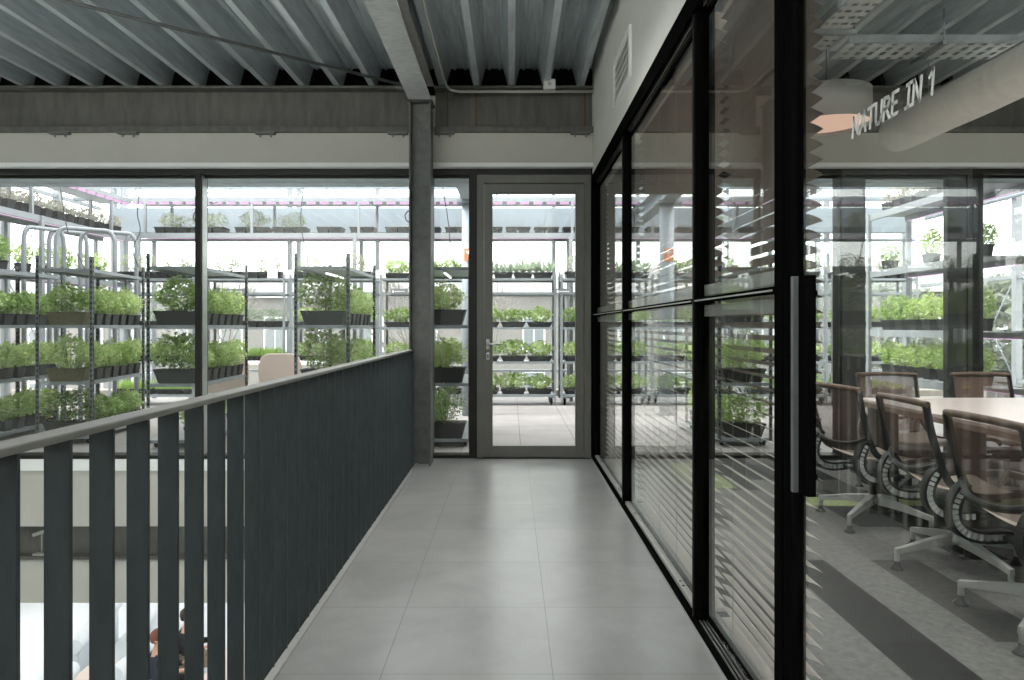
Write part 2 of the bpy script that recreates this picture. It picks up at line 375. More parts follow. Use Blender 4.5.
# beam running along the walkway, over the column
mb = MB(); mb.box(-.915,-.715,-2.6,6.14,3.27,3.285); mb.box(-.915,-.715,-2.6,6.33,3.47,3.485); mb.box(-.822,-.808,-2.6,6.33,3.285,3.47)
struct(mb.build('roof_beam', M['brightbeam']), 'pale galvanised steel beam running overhead along the walkway')
# H column
mb = MB(); mb.box(-.912,-.898,6.10,6.30,-.3,3.27); mb.box(-.732,-.718,6.10,6.30,-.3,3.27); mb.box(-.898,-.732,6.19,6.202,-.3,3.27)
mb.box(-.93,-.70,6.08,6.32,3.262,3.27)
for z in (3.02,3.18):
    for x in (-.92,-.71): mb.cyl((x-.012,6.14,z),(x+.012,6.14,z),.014,8)
co_ = struct(mb.build('steel_column', M['column'], bevel=.002), 'dull grey steel H column at the end of the railing')

# white fascia, ledge, window heads
def fascia(n, x0, x1):
    mb = MB(); mb.box(x0,x1,6.37,6.56,2.772,3.05); mb.box(x0,x1,6.54,6.60,3.05,3.48)
    struct(mb.build('wall_fascia_%d' % n, M['fascia']))
    struct(MB().box(x0,x1,6.36,6.56,2.735,2.772).build('trim_%d' % (n+3), M['whiteledge']))
fascia(1,-9,.766); fascia(2,.854,6.6)
struct(MB().box(.765,.855,-2.6,6.56,2.66,3.70).build('wall_upper', M['white']), 'white plaster wall above the glass partition')
struct(MB().box(-9.1,-9,-2.6,6.5,-4.5,3.70).build('wall_left', M['white']))
struct(MB().box(6.6,6.7,-2.6,6.5,-.28,3.70).build('wall_right', M['white']))
struct(MB().box(-9.1,6.7,-2.75,-2.6,-4.5,3.70).build('wall_back', M['white']))
# structure under the facade (floor edge, seen through the railing)
struct(MB().box(-9,-.87,6.46,6.62,-.645,-.006).build('wall_spandrel', M['fascia']))
struct(MB().box(-9,-.87,6.41,6.47,-.108,-.006).build('trim_7', M['whiteledge']))
mb = MB(); mb.box(-9,-.87,6.60,6.62,-.95,-.645); mb.box(-9,-.87,6.5,6.62,-.972,-.945)
struct(mb.build('spandrel_beam', M['beam']))
struct(MB().box(-9,-.87,6.47,6.62,-.985,-.972).build('trim_8', M['alugrey']))
struct(MB().box(-9,-.87,6.50,6.62,-1.385,-.985).build('wall_lower', M['fascia']))
br_ = thing('pipe_bracket', 'small pale metal bracket on the dark beam seen through the railing gap', 'bracket', (-4.5,6.55,-.945))
mb = MB(); mb.box(-.07,.07,-.03,.03,0,.018); mb.cyl((0,0,.018),(0,0,.20),.006); mb.build('stand', M['alugrey'], br_)
MB().bar((-.08,0,.19),(.16,0,.27),.03,.03).build('arm', M['alugrey'], br_)

# window builder (dark frame with glass)
def window(n, x0, x1, z0, z1, left=.055, right=.055, label=None, y=YF):
    w = struct(empty('window_%d' % n, (0,0,0)), label)
    mb = MB(); d = .15
    if left: mb.box(x0,x0+left,y,y+d,z0,z1)
    if right: mb.box(x1-right,x1,y,y+d,z0,z1)
    mb.box(x0+left,x1-right,y,y+d,z1-.05,z1); mb.box(x0+left,x1-right,y,y+d,z0,z0+.035)
    mb.box(x0+left,x1-right,y+.07,y+.09,z1-.075,z1-.05)
    mb.build('window_frame', M['dark'], w)
    MB().box(x0+left,x1-right,y+.075,y+.083,z0+.035,z1-.05).build('window_pane', M['fglass'], w)
    return w
window(1,-7.2,-2.93,-.006,2.735,.055,.055,'wide dark-framed window left of the mullion')
w2 = window(2,-2.93,-.90,-.006,2.735,0,.05,'wide dark-framed window between mullion and steel column')
MB().box(-2.9295,-2.924,6.475,6.575,.03,2.68).build('lit_side_strip', M['alu'], w2)  # pale strip added to imitate daylight on the mullion's side
window(3,-.76,-.321,-.006,2.735,.02,.076,'narrow sidelight window between steel column and door')
window(4,-9,-7.2,-.006,2.735,.05,0)
window(5,.86,3.126,-.006,2.735,.05,.02,'meeting room window behind the glass partition')
window(6,4.36,6.6,-.006,2.735,.10,.05,'meeting room window at the picture edge')

def ext_door(n, x0, x1, z0, z1, jamb, stile, rail, label, handle=True, m='greyframe', y=YF):
    d = struct(empty('door_%d' % n), label)
    mb = MB(); mb.box(x0,x0+jamb,y,y+.12,z0,z1); mb.box(x1-jamb,x1,y,y+.12,z0,z1); mb.box(x0+jamb,x1-jamb,y,y+.12,z1-jamb-.015,z1)
    mb.build('door_frame', M[m], d, bevel=.003)
    a0, a1, t = x0+jamb+.004, x1-jamb-.004, z1-jamb-.019
    mb = MB(); yy = y+.012
    mb.box(a0,a0+stile,yy,yy+.07,z0+.008,t); mb.box(a1-stile,a1,yy,yy+.07,z0+.008,t)
    mb.box(a0+stile,a1-stile,yy,yy+.07,t-rail,t); mb.box(a0+stile,a1-stile,yy,yy+.07,z0+.008,z0+.008+rail+.02)
    mb.build('door_leaf', M[m], d, bevel=.003)
    MB().box(a0+stile,a1-stile,yy+.03,yy+.038,z0+.028+rail,t-rail).build('door_pane', M['fglass'], d)
    MB().box(x0,x1,y-.02,y+.12,z0-.012,z0+.007).build('threshold', M['dark'], d)
    if handle:
        hx = a0+stile*.45
        h = MB().box(hx-.017,hx+.017,yy-.009,yy,1.03,1.125).build('handle_plate', M['alu'], d, bevel=.004)
        mb = MB(); mb.tube([(hx,yy-.005,1.08),(hx,yy-.05,1.08),(hx+.02,yy-.058,1.08),(hx+.135,yy-.058,1.08)],.0095,10); mb.build('handle_lever', M['alu'], h)
        k = MB().box(hx-.015,hx+.015,yy-.008,yy,.93,1.0).build('keyhole_plate', M['alu'], d, bevel=.004)
        MB().box(hx-.005,hx+.005,yy-.009,yy-.0078,.948,.982).build('keyhole', M['hole'], k)
    return d
ext_door(1,-.321,.757,-.002,2.679,.064,.078,.09,'grey-framed glass door to the greenhouse terrace')
struct(MB().box(-.321,.765,YF,YF+.12,2.679,2.735).build('trim_9', M['dark']))
struct(MB().box(.757,.86,YF-.04,YF+.12,0,2.742).build('trim_10', M['black']))
ext_door(2,3.126,4.36,-.002,2.735,.045,.18,.03,'grey-framed glass door of the meeting room', False, 'greyframe2')

# ------------------------------------------------------------------ glazed partition
pt = struct(empty('wall_glass'), 'black-framed glass partition along the walkway')
def pbox(name, m, *a, bevel=.002): return MB().box(*a).build(name, m, pt, bevel=bevel)
for y0 in (4.68, 2.845):
    p = pbox('post', M['black'], .77,.85,y0,y0+.06,.03,2.60)
    MB().box(.764,.77,y0+.024,y0+.030,.03,2.6).build('groove_bead', M['dark'], p)
pbox('post', M['black'], .77,.82,1.945,2.0,.03,2.60)
pbox('post', M['black'], .775,.85,6.35,6.41,.03,2.60)
pbox('post', M['black'], .77,.82,-.45,-.39,.03,2.60)
mb = MB(); mb.box(.757,.775,-2.6,6.41,2.56,2.66); mb.box(.775,.86,-2.6,6.41,2.60,2.66); mb.box(.782,.79,-2.6,6.41,2.585,2.6)
mb.build('head_rail', M['black'], pt, bevel=.002)
mb = MB(); mb.box(.778,.781,-2.6,6.41,2.575,2.60); mb.box(.80,.803,-2.6,6.41,2.58,2.60); mb.build('head_bead', M['alugrey'], pt)
mb = MB(); mb.box(.755,.778,-2.6,6.41,0,.026); mb.box(.778,.87,-2.6,6.41,0,.012); mb.build('floor_track', M['black'], pt, bevel=.002)
mb = MB(); mb.box(.7535,.7555,-2.6,6.41,0,.016)
for x in (.788,.803,.818): mb.box(x,x+.004,-2.6,2.86,.012,.02)
mb.build('track_runner', M['alu'], pt)
for y0, y1 in ((2.905,4.68),(4.74,6.35)):
    b = pbox('sill_bead', M['alugrey'], .782,.815,y0,y1,.03,.05)
    mb = MB()
    for yy in (y0+.25, y0+.31, y1-.3): mb.cyl((.796,yy,.05),(.796,yy,.0515),.006,8)
    mb.build('screw', M['hole'], b)
for y0, y1 in ((2.0,2.845),(2.905,4.68),(4.74,6.35)):
    pbox('transom', M['black'], .766,.795,y0,y1,1.345,1.366)
    MB().box(.764,.766,y0,y1,1.352,1.357).build('transom_line', M['alugrey'], pt)
    pbox('glazing_bead', M['alugrey'], .805,.835,y0,y1,1.375,1.42); pbox('glazing_bead', M['alugrey'], .805,.835,y0,y1,1.29,1.335)
    pbox('glass_pane', M['glass'], .798,.804,y0,y1,1.366,2.60, bevel=0); pbox('glass_pane', M['glass'], .798,.804,y0,y1,.05,1.345, bevel=0)
# sliding glass door nearest the camera, with white vinyl lettering
d2 = struct(empty('door_3'), 'sliding glass door of the meeting room with white lettering')
MB().box(.775,.815,1.885,1.944,.014,2.585).build('stile', M['black'], d2, bevel=.002)
MB().box(.775,.815,-.38,-.33,.014,2.585).build('stile', M['black'], d2, bevel=.002)
MB().box(.778,.812,-.33,1.885,2.50,2.585).build('top_rail', M['black'], d2); MB().box(.778,.812,-.33,1.885,.014,.10).build('bottom_rail', M['black'], d2)
MB().box(.792,.798,-.33,1.885,.10,2.50).build('glass_pane', M['glass'], d2)
mb = MB(); mb.box(.752,.776,1.735,1.80,.815,1.38)
for z in (.86,1.335): mb.cyl((.76,1.77,z),(.792,1.77,z),.009,8)
h = mb.build('pull_handle', M['black'], d2, bevel=.002)
MB().box(.737,.7515,1.784,1.80,.815,1.38).build('handle_face', M['handlegrey'], h, bevel=.001)
# hand-drawn style capitals as polylines on the glass
GL = {'N': [[(0,0),(.02,1)],[(.02,1),(.46,0)],[(.46,0),(.48,1.0)]],
      'A': [[(0,0),(.27,1)],[(.27,1),(.5,0)],[(.10,.34),(.43,.36)]],
      'T': [[(0,.95),(.52,1.0)],[(.26,.97),(.24,0)]],
      'U': [[(.02,1),(.03,.25),(.12,.03),(.28,0),(.41,.12),(.45,.35),(.46,1)]],
      'R': [[(.03,0),(.03,1)],[(.03,1),(.30,.97),(.40,.78),(.30,.55),(.03,.48)],[(.18,.5),(.48,0)]],
      'E': [[(.02,0),(.02,1)],[(.02,1),(.42,1)],[(.02,.52),(.34,.52)],[(.02,0),(.43,.02)]],
      'I': [[(.02,.98),(.36,1)],[(.19,1),(.18,0)],[(0,0),(.36,.02)]],
      '1': [[(.02,.74),(.24,1)],[(.24,1),(.24,0)]], ' ': []}
def lettering(text, y_start, z0, H, W, parent):
    adv = {'I':.50, '1':.4, ' ':.34}
    tot = sum(adv.get(c,.64) for c in text); s = W/tot; x = 0
    mb = MB(); t = .0036
    for i, c in enumerate(text):
        for st in GL[c]:
            for a, b in zip(st[:-1], st[1:]):
                P = []
                for (u, v) in (a, b):
                    lx = x + u*s + v*.10*s; lz = z0 + v*H
                    P.append(Vector((.7914, y_start-lx, lz)))
                dirv = (P[1]-P[0]).normalized()*t*.7
                mb.bar(P[0]-dirv, P[1]+dirv, t*2, .0008, up=(1,0,0))
        x += adv.get(c,.64)*s
    return mb.build('lettering', M['letters'], parent)
le = lettering('NATURE IN 1', 1.583, 1.686, .046, .307, d2); le['label'] = 'white handwritten-style lettering NATURE IN 1'

# venetian blinds on the room side
def blind(y0, y1, label):
    t = thing('venetian_blind', label, 'blind', (.895,(y0+y1)/2,0), 0, 'venetian blinds behind the glass partition')
    L = (y1-y0)/2
    MB().box(-.028,.028,-L,L,2.545,2.595).build('headrail', M['blind'], t, bevel=.003)
    mb = MB(); z = .085
    while z < 2.52:
        cs, sn = math.cos(SLAT), math.sin(SLAT)
        prof = [(u*cs+v*sn, z-u*sn+v*cs) for u, v in ((-.025,-.0012),(-.013,.0010),(0,.0016),(.013,.0010),(.025,-.0012),(.013,.0002),(0,.0008),(-.013,.0002))]
        f0 = len(mb.f); mb.prism(prof,-L,L)
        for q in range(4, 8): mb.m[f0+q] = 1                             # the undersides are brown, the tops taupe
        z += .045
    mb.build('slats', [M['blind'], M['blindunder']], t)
    MB().box(-.025,.025,-L,L,.028,.045).build('bottom_rail', M['blind'], t, bevel=.003)
    for q in ((-.72,-.24,.24,.72) if L > .6 else (-.62,.62)):
        mb = MB()
        for x in (-.0265,.0265): mb.cyl((x,q*L,.045),(x,q*L,2.545),.0011,5)
        mb.build('ladder_cord', M['cord'], t)
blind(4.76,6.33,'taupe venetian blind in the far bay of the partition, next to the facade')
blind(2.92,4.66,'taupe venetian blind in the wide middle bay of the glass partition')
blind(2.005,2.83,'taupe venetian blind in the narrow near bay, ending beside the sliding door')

# ------------------------------------------------------------------ railing
rl = thing('railing', 'blue-grey steel railing of flat upright bars along the walkway edge', 'railing', (-.89,3.5,0))
def rp(mb, name, m, bevel=0): return mb.build(name, m, rl, bevel=bevel)
rp(MB().box(-.035,.028,-2.9,2.56,1.026,1.042), 'handrail', M['handrail'], .004)
rp(MB().box(-.005,.005,-2.9,2.56,-.20,-.12), 'fixing_strip', M['baluster'])
y = 1.2036-3.5-.144*3
while y < 2.57:
    rp(MB().box(-.026,.026,y-.010,y,-.26,1.026), 'baluster', M['baluster'], .0015); y += .144
rp(MB().box(-.026,.026,2.545,2.56,-.26,1.026), 'end_post', M['baluster'], .0015)

# ------------------------------------------------------------------ overhead fittings
bt = thing('bracing_rod', 'slim steel bracing rod crossing diagonally under the deck to the column', 'rod', (-.95,6.20,3.43))
MB().cyl((0,0,0),(-3.9,-3.1,0),.013,10).build('rod', M['column'], bt)
MB().box(-.09,.036,-.02,.05,-.03,.03).build('end_plate', M['column'], bt)
tag(MB().tube([(-.60,3.0,3.46),(-.60,6.05,3.46),(-.595,6.22,3.445),(-.56,6.29,3.425),(-.48,6.322,3.42),(.10,6.322,3.42),(.764,6.322,3.42)],.013,8).build('conduit_pipe', M['conduit']),
    'thin grey conduit bending along the beam top above the glass door', 'pipe')
jb = thing('junction_box', 'small off-white junction box on the conduit above the glass door', 'junction box', (.352,6.285,3.475))
MB().box(-.055,.055,-.05,.02,-.06,.035).build('box', M['plasticwhite'], jb, bevel=.008); MB().cyl((0,-.052,-.012),(0,-.045,-.012),.018).build('lid_screw', M['conduit'], jb)
for i, (x, lab) in enumerate(((-4.19,'at far left of the window'),(-3.56,'left of the window mullion'),(-2.28,'midway between mullion and column'),(-1.05,'just left of the steel column'),(-.62,'just right of the steel column'),(.645,'beside the white wall'))):
    t = thing('beam_clamp', 'small steel clamp under the facade beam, '+lab, 'clamp', (x,6.345,3.05), 0, 'clamps under the facade beam')
    MB().box(-.09,.09,-.03,.03,-.02,0).build('plate', M['column'], t)
    for s in (-1,1): MB().cyl((s*.05,0,-.045),(s*.05,0,-.02),.010,6).build('bolt', M['galv'], t)
for i, (x, y, lab) in enumerate(((-1.62,5.3,'further from the column'),(-1.33,5.25,'nearer the overhead beam'))):
    tag(MB().box(-.07+x,.07+x,y-.02,y+.02,3.650,3.677).build('deck_clip', M['dark']), 'short dark clip in a deck trough, '+lab, 'clip')
vg = thing('vent_grille', 'white louvred vent grille set high in the white wall', 'vent', (.765,4.66,3.0))
mb = MB(); mb.box(-.018,0,-.33,.33,.145,.165); mb.box(-.018,0,-.33,.33,-.165,-.145); mb.box(-.018,0,-.33,-.31,-.145,.145); mb.box(-.018,0,.31,.33,-.145,.145)
mb.build('frame', M['whiteledge'], vg)
mb = MB()
for k in range(5):
    z = -.135+k*.058; mb.prism([(-.016,z),(-.012,z-.002),(-.001,z+.044),(-.004,z+.047)],-.31,.31)
mb.build('louvres', M['white'], vg)

# ------------------------------------------------------------------ meeting room ceiling things
du = thing('air_duct', 'long grey fabric air duct with rounded end hanging over the table', 'duct', (3.27,5.9,2.88))
R = .158; mb = MB(); prof = [(0.001,0),(R*.45,-.012),(R*.75,-.045),(R*.94,-.10),(R,-.18)]
for k in range(1,40): prof.append((R*(1+.012*math.sin(k*1.7)), -.18-k*.2))
mb.lathe(prof, n=28, axis='y'); mb.build('fabric_tube', M['duct'], du)
MB().box(-.012,.012,-7.9,-.1,R+.006,R+.03).build('suspension_rail', M['alu'], du)
for y in (-.55,-2.2,-3.9): MB().cyl((0,y,R+.03),(0,y,.575),.0035,6).build('hanger_wire', M['wire'], du)
lp = thing('drum_lamp', 'large grey drum pendant lamp glowing peach underneath', 'pendant lamp', (2.40,5.2,2.77))
mb = MB(); mb.lathe([(.31,0),(.313,.0),(.313,.25),(.31,.25),(.306,.245),(.306,.006),(.31,0)], n=40); mb.lathe([(.306,.243),(.001,.243)], n=40); mb.build('lamp_shade', M['lampshade'], lp)
MB().lathe([(.304,.03),(.001,.03)], n=40).build('diffuser', M['lampglow'], lp)
MB().cyl((0,0,.24),(0,0,.69),.004,6).build('cord', M['cable'], lp)
def cable_tray(loc, rz, L, W, label):
    t = thing('cable_tray', label, 'cable tray', loc, rz)
    MB().box(-L/2,L/2,-W/2,-W/2+.004,0,.06).build('side_rail', M['galv'], t); MB().box(-L/2,L/2,W/2-.004,W/2,0,.06).build('side_rail', M['galv'], t)
    mb = MB(); n = int(L/.09)
    for k in range(n):
        x = -L/2+k*L/n
        mb.box(x,x+L/n*.55,-W/2+.004,W/2-.004,0,.004)
    for q in (-.3,0,.3): mb.box(-L/2,L/2,q*W-.012,q*W+.012,.0005,.0035)
    mb.build('perforated_bottom', M['tray'], t)
    for x in (-L/3, L/3):
        mb = MB(); mb.box(x-.015,x+.015,-W/2-.05,W/2+.05,-.03,0)
        for s in (-1,1): mb.cyl((x,s*(W/2+.04),-.03),(x,s*(W/2+.04),3.485-loc[2]),.005,6)
        mb.build('hanger', M['galv'], t)
cable_tray((4.35,5.0,3.26), 0, 3.9, .30, 'perforated cable tray running across the meeting room ceiling')
cable_tray((2.23,3.6,3.30), PI/2, 3.4, .22, 'perforated cable tray running lengthwise near the partition')
pc = thing('light_profile', 'slim dark profile hanging from the deck above the lettering', 'profile', (3.22,4.35,3.34))
MB().box(-.42,.42,-.02,.02,0,.03).build('profile', M['dark'], pc)
for s in (-.28,.28): MB().cyl((s,0,.03),(s,0,.115),.004,6).build('hanger_wire', M['wire'], pc)

# ------------------------------------------------------------------ meeting table
tb = thing('meeting_table', 'long meeting table with pale rose top and dark brown legs', 'table', (3.38,3.2,0))
MB().box(-.92,.92,-2.4,1.64,.722,.742).build('tabletop', M['tabletop'], tb, bevel=.003)
MB().box(-.92,.92,-2.4,1.64,.690,.7215).build('top_edge', M['tableedge'], tb, bevel=.002)
for x, y in ((-.82,1.50),(-.78,.70),(.80,1.50),(.78,.70),(-.80,-2.2),(.80,-2.2)): MB().box(x-.075,x+.075,y-.06,y+.06,0,.69).build('leg', M['tableleg'], tb, bevel=.004)
MB().box(-.03,.03,-2.1,1.4,.60,.689).build('stretcher', M['tableleg'], tb)

# ------------------------------------------------------------------ chairs
def bez(pts, n=8):
    """Catmull-Rom through points"""
    P = [Vector(p) for p in pts]; P = [2*P[0]-P[1]]+P+[2*P[-1]-P[-2]]; out = []
    for i in range(1, len(P)-2):
        for k in range(n):
            t = k/n; a, b, c, d = P[i-1:i+3]
            out.append(.5*((2*b)+(c-a)*t+(2*a-5*b+4*c-d)*t*t+(3*b-a-3*c+d)*t**3))
    out.append(P[-2]); return out
def make_chair(label, loc, rz, la=45):
    t = thing('mesh_chair', label, 'chair', loc, rz, 'chairs around the meeting table')
    HW = .225
    back = [(-.292,0,.868),(-.272,0,.76),(-.245,0,.65),(-.215,0,.55),(-.185,0,.49),(-.14,0,.447)]
    seat = [(-.14,0,.447),(-.06,0,.425),(.05,0,.42),(.15,0,.432),(.215,0,.432),(.25,0,.41)]
    def sheet(path, n, name, m, wf):
        P = bez(path, n); mb = MB(); mb.smooth = True; vs = []; K = 9
        for i, p in enumerate(P):
            w = wf(i/(len(P)-1))
            for k in range(K):
                u = -1+2*k/(K-1); dip = .022*(1-u*u)
                vs.append((p.x-dip*(.7 if name == 'backrest' else 0), u*w, p.z-(dip if name == 'seat' else 0)))
        mb.add(vs, [(i*K+k, i*K+k+1, (i+1)*K+k+1, (i+1)*K+k) for i in range(len(P)-1) for k in range(K-1)])
        return mb.build(name, m, t)
    sheet(back, 5, 'backrest', M['chairmesh'], lambda s: HW-.012*math.sin(s*PI*.8)); sheet(seat, 5, 'seat', M['seatmesh'], lambda s: HW-.008)
    tp = MB(); tp.tube(bez([(-.285,-HW-.012,.866),(-.298,-HW*.5,.872),(-.302,0,.873),(-.298,HW*.5,.872),(-.285,HW+.012,.866)],5), .0165, 10); tp.build('top_bar', M['chairbar'], t)
    for s in (-1,1):
        mb = MB(); P = bez([(-.288,0,.862),(-.268,0,.75),(-.24,0,.645),(-.205,0,.54),(-.165,0,.475),(-.10,0,.44)],5)
        for a, b in zip(P[:-1], P[1:]): mb.bar((a.x, s*(HW+.004), a.z), (b.x, s*(HW+.004), b.z), .014, .034, up=(1,0,0))
        mb.build('side_frame', M['chairblack'], t)
        # ribbed spine: two rails joined by pale rungs
        mid = bez([(-.212,0,.56),(-.252,0,.505),(-.272,0,.445),(-.262,0,.385),(-.222,0,.342),(-.155,0,.322),(-.075,0,.322),(.0,0,.328)],5)
        mb = MB(); rg = MB(); N = len(mid); outp, inp = [], []
        for i, p in enumerate(mid):
            d = mid[min(i+1,N-1)]-mid[max(i-1,0)]; d.normalize(); nrm = Vector((d.z,0,-d.x))
            h = .021*min(1, .3+2.2*math.sin(PI*(i+.5)/N))
            outp.append(p+nrm*h); inp.append(p-nrm*h)
        yy = s*(HW-.012)
        for path, th in ((outp,.012),(inp,.012)):
            for a, b in zip(path[:-1], path[1:]): mb.bar((a.x,yy,a.z),(b.x,yy,b.z),.046,th,up=(-(b.z-a.z),0,b.x-a.x))
        for i in range(3,N-3,2): rg.bar((outp[i].x,yy,outp[i].z),(inp[i].x,yy,inp[i].z),.036,.017,up=(0,1,0) if False else ((mid[i+1]-mid[i-1]).x,0,(mid[i+1]-mid[i-1]).z))
        sp = mb.build('spine', M['chairblack'], t); rg.build('spine_rib', M['rung'], sp)
        # seat side rail
        mb = MB(); P = bez([(-.10,0,.436),(.0,0,.418),(.12,0,.425),(.21,0,.43),(.25,0,.405)],4)
        for a, b in zip(P[:-1], P[1:]): mb.bar((a.x,s*(HW-.002),a.z),(b.x,s*(HW-.002),b.z),.016,.026,up=(0,0,1))
        mb.build('seat_rail', M['chairblack'], t)
    mb = MB(); mb.tube(bez([(-.222,-HW,.575),(-.262,-HW*.6,.535),(-.278,0,.52),(-.262,HW*.6,.535),(-.222,HW,.575)],6), .013, 8); mb.build('lumbar_bar', M['chairblack'], t)
    mb = MB(); mb.box(-.07,.07,-.19,.19,.310,.336); mb.box(-.075,.075,-.06,.06,.25,.330); mb.build('tilt_mount', M['chairblack'], t, bevel=.006)
    mb = MB(); mb.cyl((0,0,.13),(0,0,.25),.022,14); mb.cyl((0,0,.06),(0,0,.135),.032,14); mb.build('column', M['chairblack'], t)
    MB().lathe([(.001,.125),(.05,.125),(.055,.14),(.045,.17),(.024,.178)], n=16).build('hub', M['chairleg'], t)
    for k in range(4):
        a = math.radians(la)+k*PI/2; c, s_ = math.cos(a), math.sin(a)
        mb = MB(); vs = []
        for (r, w, z0, z1) in ((.035,.026,.120,.172),(.16,.021,.108,.150),(.30,.016,.085,.116),(.345,.015,.075,.106)):
            for (u, z) in ((-w,z0),(w,z0),(w*.8,z1),(-w*.8,z1)): vs.append((r*c-u*s_, r*s_+u*c, z))
        mb.add(vs, [(i*4+j, i*4+(j+1) % 4, (i+1)*4+(j+1) % 4, (i+1)*4+j) for i in range(3) for j in range(4)]+[(3,2,1,0),(12,13,14,15)])
        mb.cyl((.335*c,.335*s_,.04),(.335*c,.335*s_,.10),.0135,10)
        lg = mb.build('leg', M['chairleg'], t, bevel=.003)
        f = MB(); f.lathe([(.001,0),(.034,0),(.034,.006),(.022,.016),(.014,.026),(.012,.045),(.001,.045)], (.335*c,.335*s_,0), 14); f.build('foot_glide', M['chairblack'], lg)
    return t
G = 'brown mesh office chair with ribbed black spine '
make_chair('brown mesh chair at the long table side, furthest from the camera, by the blind', (2.31,4.36,0), math.radians(12), 28)
make_chair('brown mesh chair at the long table side, middle one of three', (2.32,3.55,0), math.radians(-2), 8)
make_chair('brown mesh chair at the long table side, closest to camera and cut off', (2.22,2.80,0), 0, 36)
make_chair('brown mesh chair at the far table end, beside the partition side', (2.96,5.10,0), -PI/2)
make_chair('brown mesh chair at the far table end, in front of the window mullion', (3.70,5.10,0), -PI/2)
# ------------------------------------------------------------------ terrace and greenhouse shell
struct(MB().box(-9,8.2,6.63,12.2,-.32,-.004).build('floor_terrace', M['paving']), 'pale square terrace paving outside the glass')
struct(MB().box(-9,8.2,12.2,12.55,-.32,.10).build('trim_12', M['kerb']))
struct(MB().box(-80,80,16.4,120,-3.6,-3.5).build('ground', M['outground']))
struct(MB().box(-12,-6.0,6.63,12.2,-1.40,-.33).build('slab_edge', M['fascia']))
sb = thing('screen_box', 'long grey-blue roller screen box fixed outside above the windows', 'screen box', (0,6.9,2.672))
MB().box(-7.8,7.7,-.10,.10,0,.16).build('casing', M['ghsteel'], sb, bevel=.006); MB().box(-7.8,7.7,-.11,-.10,0,.02).build('drip_edge', M['whitesteel'], sb)
struct(MB().box(-7.6,7.6,13.0,13.25,3.04,3.50).build('greenhouse_beam', M['ghsteel']), 'wide grey-blue greenhouse beam across the back')
# lattice truss
tr = struct(empty('roof_truss'), 'light lattice truss above the racks')
mb = MB(); mb.cyl((-7.8,12.2,3.52),(7.8,12.2,3.52),.045,10); mb.cyl((-7.8,12.2,4.10),(7.8,12.2,4.10),.04,10); mb.box(-7.8,7.8,12.17,12.23,3.70,3.725)
mb.build('chord', M['ghsteel'], tr)
mb = MB(); x = -7.8; k = 0
while x < 7.5:
    mb.cyl((x,12.2,3.52 if k % 2 else 4.1),(x+.85,12.2,4.1 if k % 2 else 3.52),.012,6); x += .85; k += 1
mb.build('web_rod', M['ghsteel'], tr)
tr2 = struct(empty('wall_truss')); 
for X in (-7.9, 7.9):
    mb = MB(); mb.cyl((X,6.8,3.3),(X,13,3.3),.04,8); mb.cyl((X,6.8,3.9),(X,13,3.9),.04,8)
    mb.build('chord', M['ghsteel'], tr2)
# greenhouse side and back walls
gw = struct(empty('wall_greenhouse'), 'white-framed greenhouse glass wall')
x = -7.8
while x < 7.9:
    mb = MB()
    for dx in (0,.18) if int((x+7.8)/1.72+.5) % 2 == 0 else (0,): mb.box(x+dx,x+dx+.07,13.3,13.42,-.3,4.4)
    mb.build('upright', M['whitesteel'], gw); x += 1.72
for z in (.35, 2.9, 4.3): MB().box(-7.8,7.9,13.32,13.40,z,z+.05).build('rail', M['whitesteel'], gw)
MB().box(-7.8,7.9,13.355,13.362,-.3,4.3).build('glass_pane', M['fglass'], gw)
for X in (-8.0, 8.0):
    y = 7.0
    while y < 13.2:
        MB().box(X-.05,X+.05,y,y+.10,-.3,4.3).build('upright', M['whitesteel'], gw)
        if y < 12:
            mb = MB(); mb.cyl((X,y+.1,.4),(X,y+1.2,2.0),.010,6); mb.cyl((X,y+.1,2.0),(X,y+1.2,.4),.010,6); mb.cyl((X,y+.1,2.0),(X,y+1.2,3.5),.010,6); mb.cyl((X,y+.1,3.5),(X,y+1.2,2.0),.010,6)
            mb.build('brace', M['ghsteel'], gw)
        y += 1.25
    for z in (.35,2.0,3.5): MB().box(X-.03,X+.03,6.9,13.3,z,z+.06).build('rail', M['whitesteel'], gw)
gc = struct(empty('greenhouse_column', (-.59,9.6,0)), 'grey round greenhouse column behind the sidelight')
MB().cyl((0,0,0),(0,0,2.98),.10,20).build('shaft', M['ghsteel'], gc); MB().box(-.16,.16,-.16,.16,2.96,3.0).build('head_plate', M['ghsteel'], gc)
mb = MB(); mb.box(-.10,.10,-2.6,3.4,3.0,3.02); mb.box(-.10,.10,-2.6,3.4,3.22,3.24); mb.box(-.008,.008,-2.6,3.4,3.02,3.22); mb.build('bracket_beam', M['ghsteel'], gc)
os_ = thing('warning_sign', 'small orange sign with white mark on the greenhouse column', 'sign', (-.59,9.493,2.24))
MB().box(-.06,.06,-.005,.004,-.085,.085).build('panel', M['orange'], os_); mb = MB(); mb.box(-.035,.035,-.007,-.005,.02,.055); mb.box(-.008,.008,-.007,-.005,-.03,.02); mb.build('mark', M['cardwhite'], os_)

